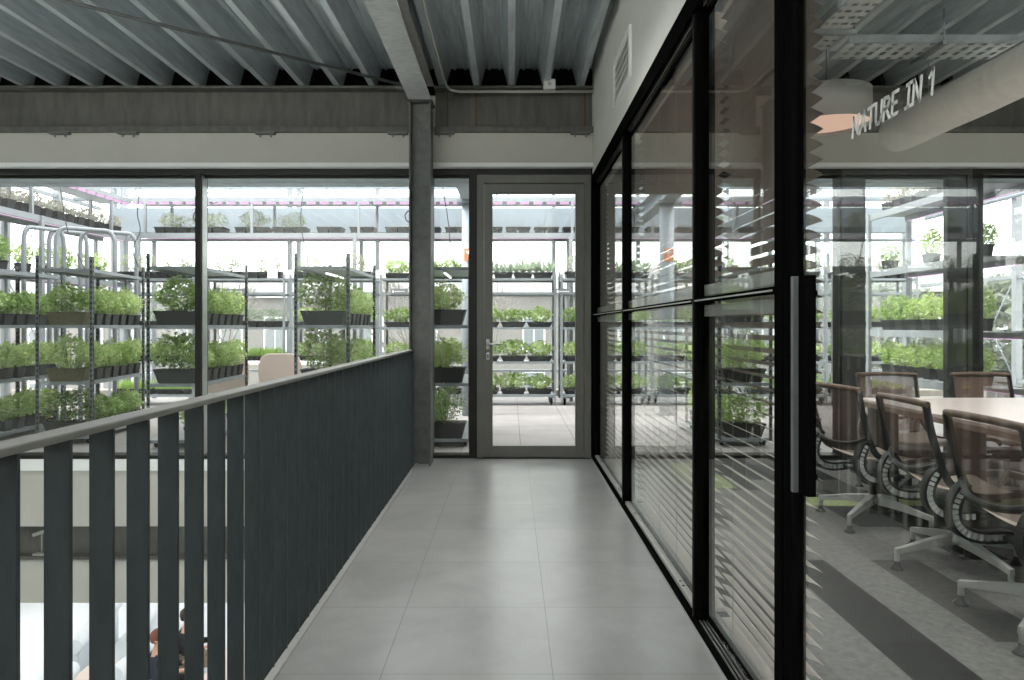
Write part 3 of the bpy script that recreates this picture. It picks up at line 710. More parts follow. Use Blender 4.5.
# ------------------------------------------------------------------ foliage and pots
def foliage(name, mats, w, d, h, n, leaf, seed, style='bush', fl=0):
    r = random.Random(seed); mb = MB()
    for i in range(n):
        if style == 'grass':
            x, y = r.uniform(-w/2,w/2), r.uniform(-d/2,d/2); L = h*r.uniform(.6,1); a = r.uniform(0,2*PI); b = r.uniform(0,.35)*L
            ww = leaf; px, py = -math.sin(a)*ww, math.cos(a)*ww; tx, ty = math.cos(a)*b, math.sin(a)*b
            mb.add([(x-px,y-py,0),(x+px,y+py,0),(x+px*.7+tx*.4,y+py*.7+ty*.4,L*.6),(x-px*.7+tx*.4,y-py*.7+ty*.4,L*.6),(x+tx,y+ty,L)], [(0,1,2,3),(3,2,4)]); continue
        if style == 'spiky':
            k = r.randrange(3); cx = (-.33+.33*k)*w; cy = r.uniform(-.15,.15)*d; a = r.uniform(0,2*PI); e = r.uniform(.25,1.45); L = h*r.uniform(.6,1.05)
            dirv = Vector((math.cos(a)*math.cos(e), math.sin(a)*math.cos(e), math.sin(e))); s = Vector((-math.sin(a), math.cos(a), 0))*leaf
            b = Vector((cx,cy,.01)); mid = b+dirv*L*.5; tip = b+dirv*L+Vector((0,0,-.12*L))
            mb.add([b-s*.5,b+s*.5,mid+s,mid-s,tip], [(0,1,2,3),(3,2,4)]); continue
        # bushy: points in a squashed ellipsoid, denser outside
        while True:
            u = Vector((r.uniform(-1,1), r.uniform(-1,1), r.uniform(-1,1)))
            if .18 < u.length <= 1: break
        if r.random() < .65: u = u.normalized()*r.uniform(.7,1.0)
        lump = 1+.16*math.sin(5*u.x+seed)+.14*math.sin(7*u.y+3*u.z+seed*2)
        p = Vector((u.x*w/2*lump, u.y*d/2*lump, h*.5+u.z*h*.5*lump)); p.z = max(p.z, -.02)
        if p.z < .2*h: p.x *= .86; p.y *= .86
        L = leaf*r.uniform(.65,1.25); a = math.atan2(u.y,u.x)+r.gauss(0,.9); e = r.gauss(.25+.5*u.z,.5)
        f = Vector((math.cos(a)*math.cos(e), math.sin(a)*math.cos(e), math.sin(e)))
        s = f.cross(Vector((0,0,1)));  s = s.normalized() if s.length > .01 else Vector((1,0,0))
        up = s.cross(f).normalized(); s = (s+up*r.gauss(0,.45)).normalized(); up = s.cross(f).normalized()
        ww = L*.36
        mb.mi = 1 if fl and r.random() < fl else 0
        mb.add([p-f*L*.5, p+s*ww+up*L*.10, p+f*L*.5-up*L*.08, p-s*ww+up*L*.10], [(0,1,2),(0,2,3)])
    if style == 'bush':
        mb.mi = len(mats)-1
        for i in range(7):
            a = r.uniform(0,2*PI); q = r.uniform(.1,.7)
            mb.tube([(math.cos(a)*w*.12*q,math.sin(a)*d*.12*q,-.02),(math.cos(a)*w*.4*q,math.sin(a)*d*.4*q,h*r.uniform(.5,.8))],[.004,.0015],4,cap=False)
    return mb.mesh(name, mats)
def pot_mesh(name, w, d, h, cells=1, m='pot', k=.82):
    mb = MB(); t = .006; n = cells
    for i in range(n):
        x0 = -w/2+i*w/n; x1 = x0+w/n-(.006 if n > 1 else 0)
        mb.taper(x0+.004,x1-.004,-d/2+.004,d/2-.004,0,h-.012,k)
    mb.box(-w/2,w/2,-d/2,-d/2+.012,h-.018,h); mb.box(-w/2,w/2,d/2-.012,d/2,h-.018,h); mb.box(-w/2,-w/2+.012,-d/2+.012,d/2-.012,h-.018,h); mb.box(w/2-.012,w/2,-d/2+.012,d/2-.012,h-.018,h)
    return mb.mesh(name, M[m])
def soil_mesh(w, d, h):
    mb = MB(); mb.box(-w/2+.013,w/2-.013,-d/2+.013,d/2-.013,h-.011,h-.004); return mb.mesh('soil', M['soil'])
KIND = {}
def kind(key, name, cat, look, pot, fols, fz):
    KIND[key] = dict(name=name, cat=cat, look=look, pot=pot_mesh('pot',*pot), soil=soil_mesh(*pot[:3]), fols=fols, h=pot[2], fz=fz)
def fol(ms, *a, **k): return [foliage('foliage', [M[x] for x in ms], *a, seed=s, **k) for s in (3,11,27)]
kind('box_bush','planter_box','planter','bushy green plant in long black planter',(.46,.19,.145),fol(['leafB','stem'],.52,.30,.36,1100,.045),.12)
kind('box_rose','planter_box','planter','flecked dark green plant in long planter',(.46,.19,.145),fol(['leafC','flower','stem'],.52,.32,.40,1200,.040,fl=.07),.12)
kind('box_coir','planter_box','planter','green plant in long brown planter',(.40,.19,.14,1,'potbrown'),fol(['leafA','stem'],.46,.28,.34,1000,.043),.11)
kind('box_pale','planter_box','planter','pale yellow-green plant in black planter',(.44,.22,.16),fol(['leafY','stem'],.46,.28,.30,1200,.032),.14)
kind('box_twiggy','planter_box','planter','twiggy pale green plant in black planter',(.44,.22,.16),fol(['leafG','leafY','stem'],.46,.30,.38,1000,.028,fl=.4),.13)
kind('herb','potted_herb','pot plant','leafy green herb in pot',(.145,.145,.125),fol(['leafA','stem'],.24,.25,.29,420,.043),.10)
kind('herb_dark','potted_herb','pot plant','mid green herb in pot',(.145,.145,.125),fol(['leafB','stem'],.24,.24,.26,420,.040),.10)
kind('herb_grey','potted_herb','pot plant','dull grey-green herb in pot',(.145,.145,.125),fol(['leafP','stem'],.21,.21,.18,320,.028),.10)
kind('tray_leafy','plant_tray','plant tray','leafy green plants in black tray',(.40,.30,.085,1),fol(['leafA','stem'],.45,.34,.24,650,.045),.07)
kind('tray_fine','plant_tray','plant tray','grey-green fine plants in black tray',(.42,.32,.10,3),fol(['leafG','stem'],.44,.33,.24,900,.028),.07)
kind('tray_low','plant_tray','plant tray','low dull plants in black tray',(.56,.30,.11,3),fol(['leafP','leafB','stem'],.55,.31,.27,950,.028,fl=.3),.09)
kind('tray_bare','plant_tray','plant tray','nearly bare black seed tray',(.42,.30,.11,2),fol(['leafP','stem'],.34,.22,.05,40,.02),.10)
kind('tray_grass','plant_tray','plant tray','short green grass in black tray',(.56,.32,.085,4),fol(['leafR'],.55,.31,.15,900,.003,style='grass'),.07)
kind('tray_spiky','plant_tray','plant tray','spiky green plants in black tray',(.31,.26,.10,1),fol(['leafG'],.30,.22,.27,110,.014,style='spiky'),.09)
GROUPS = {'planter_box':'long planters on the trolleys','potted_herb':'potted herbs on the trolleys','plant_tray':'plant trays on the racks'}
NP = [0]
def plant(key, loc, rz, where):
    K = KIND[key]; NP[0] += 1
    t = thing(K['name'], K['look']+', '+where, K['cat'], loc, rz + (PI if NP[0] % 2 else 0), GROUPS[K['name']])
    link('pot', K['pot'], t); link('soil', K['soil'], t)
    f = link('foliage', K['fols'][NP[0] % 3], t); f.location.z = K['fz']
    s = .95+.22*((NP[0]*37) % 11)/10; f.scale = (1.04,1.02,s)
    return t
ORD = ['first','second','third','fourth','fifth','sixth','seventh','eighth','ninth','tenth','eleventh','twelfth','thirteenth','fourteenth']

# ------------------------------------------------------------------ trolleys
def post_mesh(h, m, holes=True):
    mb = MB(); mb.box(-.017,.017,-.003,.003,0,h); mb.box(-.017,-.011,.003,.03,0,h)
    if holes:
        mb.mi = 1; z = .1
        while z < h-.05:
            mb.box(-.007,.007,-.0036,.0036,z,z+.028); mb.box(-.0176,-.0104,.011,.024,z,z+.028); z += .055
    return mb.mesh('post', [M[m], M['hole']])
def castor_mesh():
    mb = MB(); mb.box(-.03,.03,-.03,.03,.115,.125); mb.box(-.025,-.02,-.02,.03,.05,.115); mb.box(.02,.025,-.02,.03,.05,.115)
    mb.mi = 1; mb.cyl((-.014,.02,.055),(.014,.02,.055),.055,14)
    return mb.mesh('castor', [M['galv'], M['hole']])
CASTOR = castor_mesh()
def trolley(label, loc, rz, w, l, H, shelves, dark=False, extra=None, holes=True):
    t = thing('plant_trolley', label, 'trolley', (loc[0],loc[1],0), rz, 'plant trolleys on the terrace')
    pm = post_mesh(H-.06, 'trolleydark' if dark else 'trolley', holes)
    for i, (sx, sy) in enumerate(((-1,-1),(1,-1),(1,1),(-1,1))):
        p = link('post', pm, t); p.location = (sx*(w/2-.017), sy*(l/2-.004), .06); p.scale = (-sx, -sy, 1)
        c = link('castor', CASTOR, t); c.location = (sx*(w/2-.07), sy*(l/2-.08), -.004); c.scale = (1,1,.6 if shelves[0] < .12 else 1)
    for z in shelves:
        mb = MB(); x, y = w/2-.02, l/2-.012
        mb.box(-x,x,-y,y,z-.006,z); mb.box(-x,x,-y,-y+.006,z-.034,z-.006); mb.box(-x,x,y-.006,y,z-.034,z-.006); mb.box(-x,-x+.006,-y+.006,y-.006,z-.034,z-.006); mb.box(x-.006,x,-y+.006,y-.006,z-.034,z-.006)
        mb.build('shelf', M['trolley'], t)
    if extra:
        mb = MB()
        for sy in (-1,1): mb.box(-w/2+.03,w/2-.03,sy*(l/2-.006)-.006,sy*(l/2-.006)+.006,extra-.02,extra+.02)
        mb.build('tie_rail', M['trolley'], t)
    return t
def rel(loc, rz, x, y, z): return (loc[0]+x*math.cos(rz)-y*math.sin(rz), loc[1]+x*math.sin(rz)+y*math.cos(rz), z)
SH = [.085,.66,1.26,1.86]
def near(name, lab, loc, deg, plan, side=1, dark=True):
    """plan: {shelf: (front kind or None, row kind, n)}"""
    rz = math.radians(deg)
    trolley(lab, loc, rz, .565, 1.35, 1.99, SH, dark)
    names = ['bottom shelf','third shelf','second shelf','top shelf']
    for i, (fk, rk, n) in plan.items():
        z = SH[i]+.001
        if fk: plant(fk, rel(loc,rz,0,-.555,z), rz, names[i]+' front, '+name)
        for k in range(n):
            plant(rk, rel(loc,rz,side*.150,-.36+k*(1.0/max(1,n-1)) if fk else -.58+k*(1.16/max(1,n-1)),z), rz+.05*math.sin(k*3.1), '%s from front, %s, %s' % (ORD[k], names[i], name))
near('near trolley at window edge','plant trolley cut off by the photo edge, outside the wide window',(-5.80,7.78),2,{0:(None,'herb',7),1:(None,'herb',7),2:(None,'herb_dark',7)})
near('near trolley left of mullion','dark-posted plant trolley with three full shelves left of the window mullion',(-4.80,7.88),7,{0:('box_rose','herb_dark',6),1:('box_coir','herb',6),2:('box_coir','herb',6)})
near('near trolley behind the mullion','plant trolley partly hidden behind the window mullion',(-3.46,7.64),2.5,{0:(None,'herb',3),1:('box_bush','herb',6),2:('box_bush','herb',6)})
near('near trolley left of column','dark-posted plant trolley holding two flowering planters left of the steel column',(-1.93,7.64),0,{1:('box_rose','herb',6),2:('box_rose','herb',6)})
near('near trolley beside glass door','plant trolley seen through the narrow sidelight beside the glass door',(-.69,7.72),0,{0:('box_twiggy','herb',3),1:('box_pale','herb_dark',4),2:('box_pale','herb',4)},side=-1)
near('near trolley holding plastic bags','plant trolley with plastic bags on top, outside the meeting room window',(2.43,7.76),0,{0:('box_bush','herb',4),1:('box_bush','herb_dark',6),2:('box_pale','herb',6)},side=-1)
# tube lights under two top shelves
for x, y, lab in ((-.69,7.45,'white tube light under the top shelf of the trolley beside the door'),(-1.93,7.5,'white tube light under the top shelf of the trolley left of the column')):
    t = thing('tube_light', lab, 'tube light', (x,y,1.80)); MB().box(-.02,.02,-.38,.38,.012,.024).build('housing', M['whitesteel'], t); MB().cyl((0,-.36,0),(0,.36,0),.010,8).build('tube', M['tubelight'], t)
def bag(label, loc, rz, cols):
    t = thing('plastic_bag', label, 'bag', loc, rz, 'bags on the trolley top')
    mb = MB(); mb.smooth = True; K = 10; vs = []; prof = [(0,.02),(.4,.05),(.9,.075),(1,.07),(.95,.045),(.8,.012),(.75,.004)]
    for i in range(7):
        z = [.0,.004,.05,.12,.19,.24,.27][i]; a, b = [(.12,.05),(.16,.075),(.17,.085),(.165,.08),(.155,.06),(.15,.025),(.155,.008)][i]
        for k in range(K*2):
            u = 2*PI*k/(K*2); vs.append((a*math.copysign(abs(math.cos(u))**.6, math.cos(u)), b*math.copysign(abs(math.sin(u))**.8, math.sin(u)), z+.006*math.sin(3*u)))
    n = K*2; fs = []; mi = []
    for i in range(6):
        mb.mi = [0,0,1,0,1,0][i]
        mb.add([], []) ; b0 = 0
        for k in range(n): mb.f.append((i*n+k,i*n+(k+1)%n,(i+1)*n+(k+1)%n,(i+1)*n+k)); mb.m.append(mb.mi); mb.sm.append(True)
    mb.v = vs
    mb.build('film', cols, t); mb2 = MB(); mb2.box(-.15,.15,-.006,.006,.262,.285); mb2.build('seam', cols[0], t)
for i, (x, y, c, lab) in enumerate(((2.28,8.32,['bagred','cardwhite'],'red and white plastic bag on the trolley top, at its far end'),(2.28,8.08,['bagblue','cardwhite'],'blue and white plastic bag on the trolley top, between two others'),(2.28,7.80,['cardwhite','bagblue'],'white plastic bag with blue band on the trolley top, frontmost'))):
    bag(lab, (x,y,1.861), .2*i-.2, [M[q] for q in c])

# back row along the terrace edge
BK = {-4:'back trolley before the mullion',-3:'back trolley right of mullion',-2:'back trolley left of column',-1:'back trolley behind steel column',0:'back trolley behind glass door',1:'first back trolley past door',2:'second back trolley past door',3:'third back trolley past door',4:'fourth back trolley past door'}
bs = [.17,.69,1.23,2.0]; bn = ['bottom shelf','third shelf','second shelf','top shelf']
content = {-4:['tray_grass','tray_leafy','tray_fine','tray_low'],-3:[None,'tray_grass','tray_fine','tray_low'],-2:['tray_leafy','tray_leafy','tray_leafy','tray_low'],-1:['tray_leafy','tray_leafy','tray_leafy','tray_leafy'],0:['tray_leafy','tray_leafy','tray_leafy','tray_spiky']}
for k, nm in BK.items():
    X = .035+1.42*k
    trolley('pale '+nm.replace('back trolley','plant trolley in the back row')+', with four shelves', (X,11.0), 0, 1.35, .565, 2.06, bs, False, 1.76, holes=False)
    cs = content.get(k, ['tray_leafy','tray_leafy','tray_leafy','tray_low'])
    for i, c in enumerate(cs):
        if not c: continue
        n = {'tray_low':2,'tray_grass':2,'tray_spiky':4}.get(c,3); step = 1.26/n
        for j in range(n): plant(c, (X-.63+step*(j+.5),10.93,bs[i]+.001), 0, '%s from left, %s, %s' % (ORD[j], bn[i], nm))

# high racks with grow lights
def high_rack(label, loc, rz, L, W, levels, legs, zbar=None, zs=(3.18,)):
    t = thing('growing_rack', label, 'rack', loc, rz)
    for lx in legs:
        for sy in (-1,1): MB().box(lx-.03,lx+.03,sy*W/2-.02,sy*W/2+.02,0,levels[-1]+.0).build('leg', M['whitesteel'], t)
    for z in levels:
        mb = MB(); mb.box(-L/2,L/2,-W/2,-W/2+.04,z-.08,z); mb.box(-L/2,L/2,W/2-.04,W/2,z-.08,z); mb.box(-L/2,L/2,-W/2+.04,W/2-.04,z-.02,z-.008)
        mb.build('shelf', M['whitesteel'], t)
        s = MB(); s.box(-L/2+.1,L/2-.1,-W/2+.045,-W/2+.06,z-.088,z-.08); s.build('grow_light', M['led'], t)
    if zbar:
        b = MB(); b.box(-L/2,L/2,-W/2,W/2,zbar+.02,zbar+.09); b.build('light_hood', M['whitesteel'], t)
        n = int(L/.22)
        s = MB()
        for q in range(n): s.box(-L/2+q*L/n,-L/2+q*L/n+.15,-W/2-.004,-W/2+.03,zbar-.02,zbar+.018)
        s.build('grow_light', M['led'], t)
        x = -L/2+.2
        while x < L/2:
            mb = MB(); mb.box(x-.02,x+.02,-W/2,-W/2+.04,levels[-1],zbar+.02); mb.box(x+.2,x+.24,W/2-.04,W/2,levels[-1],zbar+.02); mb.build('hanger', M['whitesteel'], t); x += 1.78
    return t
high_rack('tall white growing rack along the back under pink grow lights', (-.85,11.62,0), 0, 10.9, .5, [2.80], (-5.35,-1.75,1.85,5.35), 3.30)
seq = [('tray_low',-5.7),('tray_low',-5.1),('tray_low',-4.35),('tray_low',-3.72),('tray_bare',-3.05),('tray_bare',-2.5),('tray_bare',-1.9),('tray_bare',-1.4),('tray_bare',-.9),('tray_bare',-.35),('tray_bare',.12),('tray_bare',.6),('tray_bare',1.08),('tray_low',1.75),('tray_low',2.4),('tray_bare',3.0),('tray_low',3.6),('tray_low',4.2)]
for i, (c, x) in enumerate(seq):
    plant(c, (x,11.58,2.801), 0, ('%s from left, high back rack' % ORD[i]) if i < 9 else ('%s from right, high back rack' % ORD[17-i]))
high_rack('tall white growing rack along the greenhouse side at the photo edge', (-6.50,9.10,0), PI/2, 4.3, .5, [1.95, 2.72], (-2.0,0,2.0), 3.24)
for i in range(9): plant('herb', (-6.42,7.3+i*.42,1.951), PI/2, '%s from front, lower tier, high side rack' % ORD[i])
for i in range(17): plant('herb_grey', (-6.36,7.2+i*.235,2.721), PI/2+.05*math.sin(i*5), ('%s from front, high side rack' % ORD[i]) if i < 9 else ('%s from far end, high side rack' % ORD[16-i]))
high_rack('white tiered growing rack outside the meeting room, close to the facade', (4.87,7.78,0), PI/2, 2.1, .52, [.64,1.20,1.95,2.68], (-1.02,1.02))
for z, nm, c, n in ((.641,'lowest tier','herb',7),(1.201,'second tier','herb',7),(1.951,'third tier','herb_dark',3),(2.681,'top tier','herb_grey',8)):
    for i in range(n): plant(c, (4.80,6.95+i*(1.7/max(1,n-1)),z), .03*i, '%s from front, %s, meeting room side rack' % (ORD[i], nm))

# white cards and dark name boards on the trolleys
for i, (x, z, lab) in enumerate(((-3.75,2.001,'left one of two on the back trolley right of the mullion'),(-3.50,2.001,'next one along on the back trolley right of the mullion'),(-2.05,2.001,'on the back trolley left of the column'))):
    t = thing('label_card', 'small white folded card, '+lab, 'card', (x,10.745,z)); 
    MB().prism([(-.02,0),(.02,0),(.003,.13),(-.003,.13)],-.075,.075,'x').build('card', M['cardwhite'], t)
for i, (x, lab) in enumerate(((-5.05,'left of the mullion'),(-4.3,'just right of the mullion'),(-3.05,'between mullion and column'),(-1.75,'beside the steel column'),(.83,'seen through the glass door'))):
    t = thing('name_board', 'dark name board with pale marks on the back trolleys, '+lab, 'sign', (x,10.705,1.79))
    MB().box(-.13,.13,0,.008,-.045,.045).build('board', M['signdark'], t)
    mb = MB(); mb.box(-.11,-.085,-.002,0,-.02,.02)
    for q in range(5): mb.box(-.07+q*.032,-.07+q*.032+.022,-.002,0,-.006,.008)
    mb.build('marks', M['cardwhite'], t)

# hoop frames at the left, standing on the terrace
for i, (x0, y0, x1, y1, lab) in enumerate(((-6.10,8.55,-5.86,8.95,'behind the trolley at the window edge'),(-5.74,8.62,-5.22,9.0,'behind the dark-posted trolley left of the mullion'))):
    t = thing('hoop_frame', 'white bent-tube hoop frame '+lab, 'frame', (x0,y0,-.004)); dx, dy = x1-x0, y1-y0
    for k, off in enumerate((0,.30)):
        P = [(0,0,0),(0,0,2.32)]
        for q in range(1,6): a = PI/2*q/6; P.append((dx*.15*(1-math.cos(a)), dy*.15*(1-math.cos(a)), 2.32+.18*math.sin(a)))
        P += [(dx*.15,dy*.15,2.50),(dx*.85,dy*.85,2.50)]
        for q in range(1,6): a = PI/2*q/6; P.append((dx*(.85+.15*math.sin(a)), dy*(.85+.15*math.sin(a)), 2.32+.18*math.cos(a)))
        P += [(dx,dy,2.32),(dx,dy,0)]
        MB().tube([(p[0]+off*.45,p[1]+off*.9,p[2]) for p in P], .028, 8).build('hoop', M['whitesteel'], t)
# garden table and two shells
gt = thing('garden_table', 'white garden table behind the near trolleys right of the mullion', 'table', (-3.35,9.55,-.004))
MB().box(-.75,.75,-.35,.35,.72,.75).build('tabletop', M['cardwhite'], gt, bevel=.01)
for sx in (-1,1):
    for sy in (-1,1): MB().cyl((sx*.66,sy*.28,0),(sx*.66,sy*.28,.72),.02,8).build('leg', M['whitesteel'], gt)
for i, (x, lab) in enumerate(((-3.62,'left one'),(-2.95,'right one'))):
    t = thing('garden_chair', 'dusty pink shell chair at the white garden table, '+lab, 'chair', (x,8.95,-.004), 0, 'pink garden chairs')
    mb = MB(); pts = [(-.26,.40),(.26,.40),(.28,.75),(.24,.86),(.15,.90),(-.15,.90),(-.24,.86),(-.28,.75)]
    mb.prism(pts,-.235,-.215); mb.build('backrest', M['pinkshell'], t, bevel=.006); MB().box(-.25,.25,-.21,.24,.42,.45).build('seat', M['pinkshell'], t, bevel=.01)
    for sx in (-1,1):
        for sy in (-1,1): MB().cyl((sx*.22,sy*.2,0),(sx*.2,sy*.18,.42),.013,8).build('leg', M['whitesteel'], t)
# hanging cables
for i, (pts, lab) in enumerate((([(-4.95,7.5,2.78),(-4.9,7.5,2.45),(-4.84,7.5,2.2),(-4.7,7.45,1.98),(-4.62,7.4,1.87)],'dropping to the dark-posted trolley left of the mullion'),
    ([(-4.10,7.55,2.78),(-4.13,7.55,2.5),(-4.10,7.55,2.3),(-4.18,7.55,2.1),(-4.12,7.55,1.9)],'hanging just left of the mullion'),
    ([(-2.28,7.5,2.78),(-2.31,7.5,2.4),(-2.26,7.5,2.1),(-2.22,7.5,1.87)],'dropping to the trolley left of the column'),
    ([(-.75,7.5,2.78),(-.69,7.5,2.4),(-.66,7.5,2.1),(-.60,7.5,1.87)],'hanging behind the sidelight'),
    ([(2.35,7.3,2.78),(2.33,7.3,2.4),(2.38,7.3,2.0),(2.36,7.3,1.87)],'hanging outside the meeting room window'))):
    P = []
    V = [Vector(p) for p in pts]
    tag(MB().tube(bez(V,5), .0055, 5).build('hanging_cable', M['cable']), 'thin black power cable '+lab, 'cable', 'hanging cables')
for x, lab in ((-1.62,'above the trolley left of the column'),(-5.0,'right beside the mullion'),):
    P = [(x+.07*math.cos(a), 10.9, 3.0+.09*math.sin(a)) for a in [k*2*PI/14 for k in range(14)]]
    mb = MB(); mb.tube(P, .012, 6, closed=True); mb.tube([(x+.02,10.92,3.09),(x+.08,11.05,3.2),(x+.12,11.35,3.305)], .009, 6)
    tag(mb.build('cable_coil', M['cable']), 'coiled black cable hanging from the back rack '+lab, 'cable', 'cable coils')

# ------------------------------------------------------------------ beyond the greenhouse
def bare_tree(x, y, h, seed, label):
    r = random.Random(seed); t = thing('bare_tree', label, 'tree', (x,y,-3.5), 0, 'bare trees beyond the greenhouse')
    tk, bm_ = MB(), MB()
    tk.tube([(0,0,0),(.1,0,h*.25),(.05,.1,h*.45)], [.14,.11,.08], 8)
    def grow(p, d, L, rad, dep):
        q = p+d*L; bm_.tube([p, p+d*L*.5+Vector((r.gauss(0,.04),r.gauss(0,.04),0))*L, q], [rad,rad*.8,rad*.6], 4, cap=False)
        if dep == 0: return
        for _ in range(3 if dep > 2 else 4):
            nd = (d+Vector((r.gauss(0,.45),r.gauss(0,.45),r.gauss(.15,.3)))).normalized(); grow(q, nd, L*r.uniform(.6,.85), rad*.58, dep-1)
    for _ in range(4): grow(Vector((.05,.1,h*.45)), Vector((r.gauss(0,.4),r.gauss(0,.4),1)).normalized(), h*.16, .06, 4)
    tk.build('trunk', M['bark'], t); bm_.build('branches', M['bark'], t)
for i, (x, y, h, lab) in enumerate(((-8.6,20,6.6,'bare tree seen just right of the window mullion'),(-6.6,24,6.4,'bare tree seen between mullion and column, the smaller one'),(-3.0,20,6.8,'bare tree seen immediately left of the steel column'),(-1.2,25,6.8,'bare tree seen through the sidelight'),(4.4,20,6.4,'bare tree beyond the meeting room window, the nearer to the door'),(8.8,18.5,6.6,'bare tree beyond the meeting room side rack'))):
    bare_tree(x, y, h, 40+i, lab)
def house(x, y, w, h, label, roofc='roof'):
    t = thing('terraced_house', label, 'house', (x,y,-3.5), 0, 'pale houses beyond the greenhouse')
    MB().box(-w/2,w/2,0,8,0,h).build('wall', M['house'], t)
    MB().prism([(-.3,h),(8.3,h),(4,h+1.6)],-w/2,w/2,'x').build('roof', M[roofc], t)
    n = int(w/2.1)
    for zz in (.9, 3.5):
        for k in range(n):
            cx = -w/2+(k+.5)*w/n
            mb = MB(); mb.box(cx-.55,cx+.55,-.06,.02,zz,zz+1.7); f = mb.build('window', M['cardwhite'], t)
            p = MB()
            for a in (-.48,.03): p.box(cx+a,cx+a+.45,-.07,-.058,zz+.1,zz+1.08)
            p.box(cx-.48,cx+.48,-.07,-.058,zz+1.18,zz+1.6); p.build('pane', M['pane'], f)
for i, (x, w, h, lab) in enumerate(((-24,10,6.3,'at the far left behind the trolleys'),(-13.5,10.6,6.1,'behind the trolleys near the mullion'),(-2.8,10.4,6.3,'behind the sidelight and column'),(7.9,10.6,6.2,'behind the glass door and partition'),(19,11,6.4,'behind the meeting room windows'),(30.5,11.5,6.0,'behind the outermost side rack'))):
    house(x, 33, w, h, 'pale two-storey house with white windows, '+lab)
for i, (x, y, w, h, lab) in enumerate(((12.8,25,4.6,6.6,'hazy round tree behind the tiered side rack'),(20.5,28,6,7.0,'hazy round tree beyond the meeting room mullion'))):
    t = thing('hazy_tree', lab, 'tree', (x,y,-3.5), 0)
    MB().cyl((0,0,0),(0,0,3),.25,8,.18).build('trunk', M['bark'], t); f = link('crown', foliage('crown',[M['haze'],M['bark']],w,w*.8,h-2.0,1500,.5,5+i), t); f.location.z = 2.0

# ------------------------------------------------------------------ lower hall seen through the railing
HZ = -4.5
struct(MB().box(-14,6,-2.6,16,HZ-.1,HZ).build('floor_hall', M['hallfloor']), 'pale lower hall floor far below the walkway')
struct(MB().box(-14,6,16,16.2,HZ,-1.4).build('wall_hall', M['white'])); struct(MB().box(-14,6,12.3,16.2,-1.40,-1.3).build('ceiling_hall', M['white']))
struct(MB().box(-14.2,-14,6.6,16,HZ,-1.4).build('wall_hall_side', M['white']))
def bench(label, x, y, rz, L=1.6, f=1):
    t = thing('lounge_bench', label, 'bench', (x,y,HZ), rz, 'white roll-back lounge benches')
    MB().box(min(0,f*.58),max(0,f*  .58),0,L,.12,.385).build('seat', M['sofa'], t, bevel=.04)
    MB().box(-.07,.07,0,L,.12,.86).build('backrest', M['sofa'], t, bevel=.03)
    MB().cyl((0,-.02,.86),(0,L+.02,.86),.125,22).build('roll_cushion', M['sofa'], t, bevel=.02)
    for q in (.12, L-.12): MB().box(min(.06*f,f*.5),max(.06*f,f*.5),q-.03,q+.03,0,.12).build('foot', M['dark'], t)
bench('white roll-back bench in the hall, seen in the second railing gap', -6.66,10.4,.2,1.7,-1)
bench('white roll-back bench in the hall, seen in the third railing gap', -5.95,10.75,.2,1.6,-1)
bench('white roll-back bench in the hall that two people sit on', -5.53,9.55,-.03,1.9,1)
bench('white roll-back bench low in the first railing gap', -6.9,8.2,.2,1.5,-1)
bench('white roll-back bench low in the second and third railing gaps', -5.95,8.15,.2,1.6,-1)
ct = thing('coffee_table', 'low pale coffee table with papers down in the hall', 'table', (-6.15,10.12,HZ))
MB().box(-.2,.2,-.28,.28,.62,.65).build('tabletop', M['pastel'], ct); MB().cyl((0,0,.02),(0,0,.62),.03,10).build('column', M['galv'], ct); MB().cyl((0,0,0),(0,0,.02),.18,20).build('foot', M['galv'], ct)
cp = thing('cup', 'white cup on the pale coffee table in the hall', 'cup', (-6.1,10.1,HZ+.651)); MB().lathe([(.001,.003),(.028,.003),(.038,.085),(.034,.085),(.026,.008),(.001,.008)],n=16).build('bowl', M['cardwhite'], cp)
MB().tube([(.035,0,.07),(.06,0,.065),(.06,0,.03),(.032,0,.022)],.005,6).build('handle', M['cardwhite'], cp)
wt = thing('work_table', 'pale table with papers in front of the two seated people', 'table', (-4.08,10.2,HZ))
MB().box(-.33,.33,-.75,.75,.71,.74).build('tabletop', M['pastel'], wt)
for sx in (-1,1):
    for sy in (-1,1): MB().cyl((sx*.28,sy*.68,0),(sx*.28,sy*.68,.71),.02,8).build('leg', M['galv'], wt)

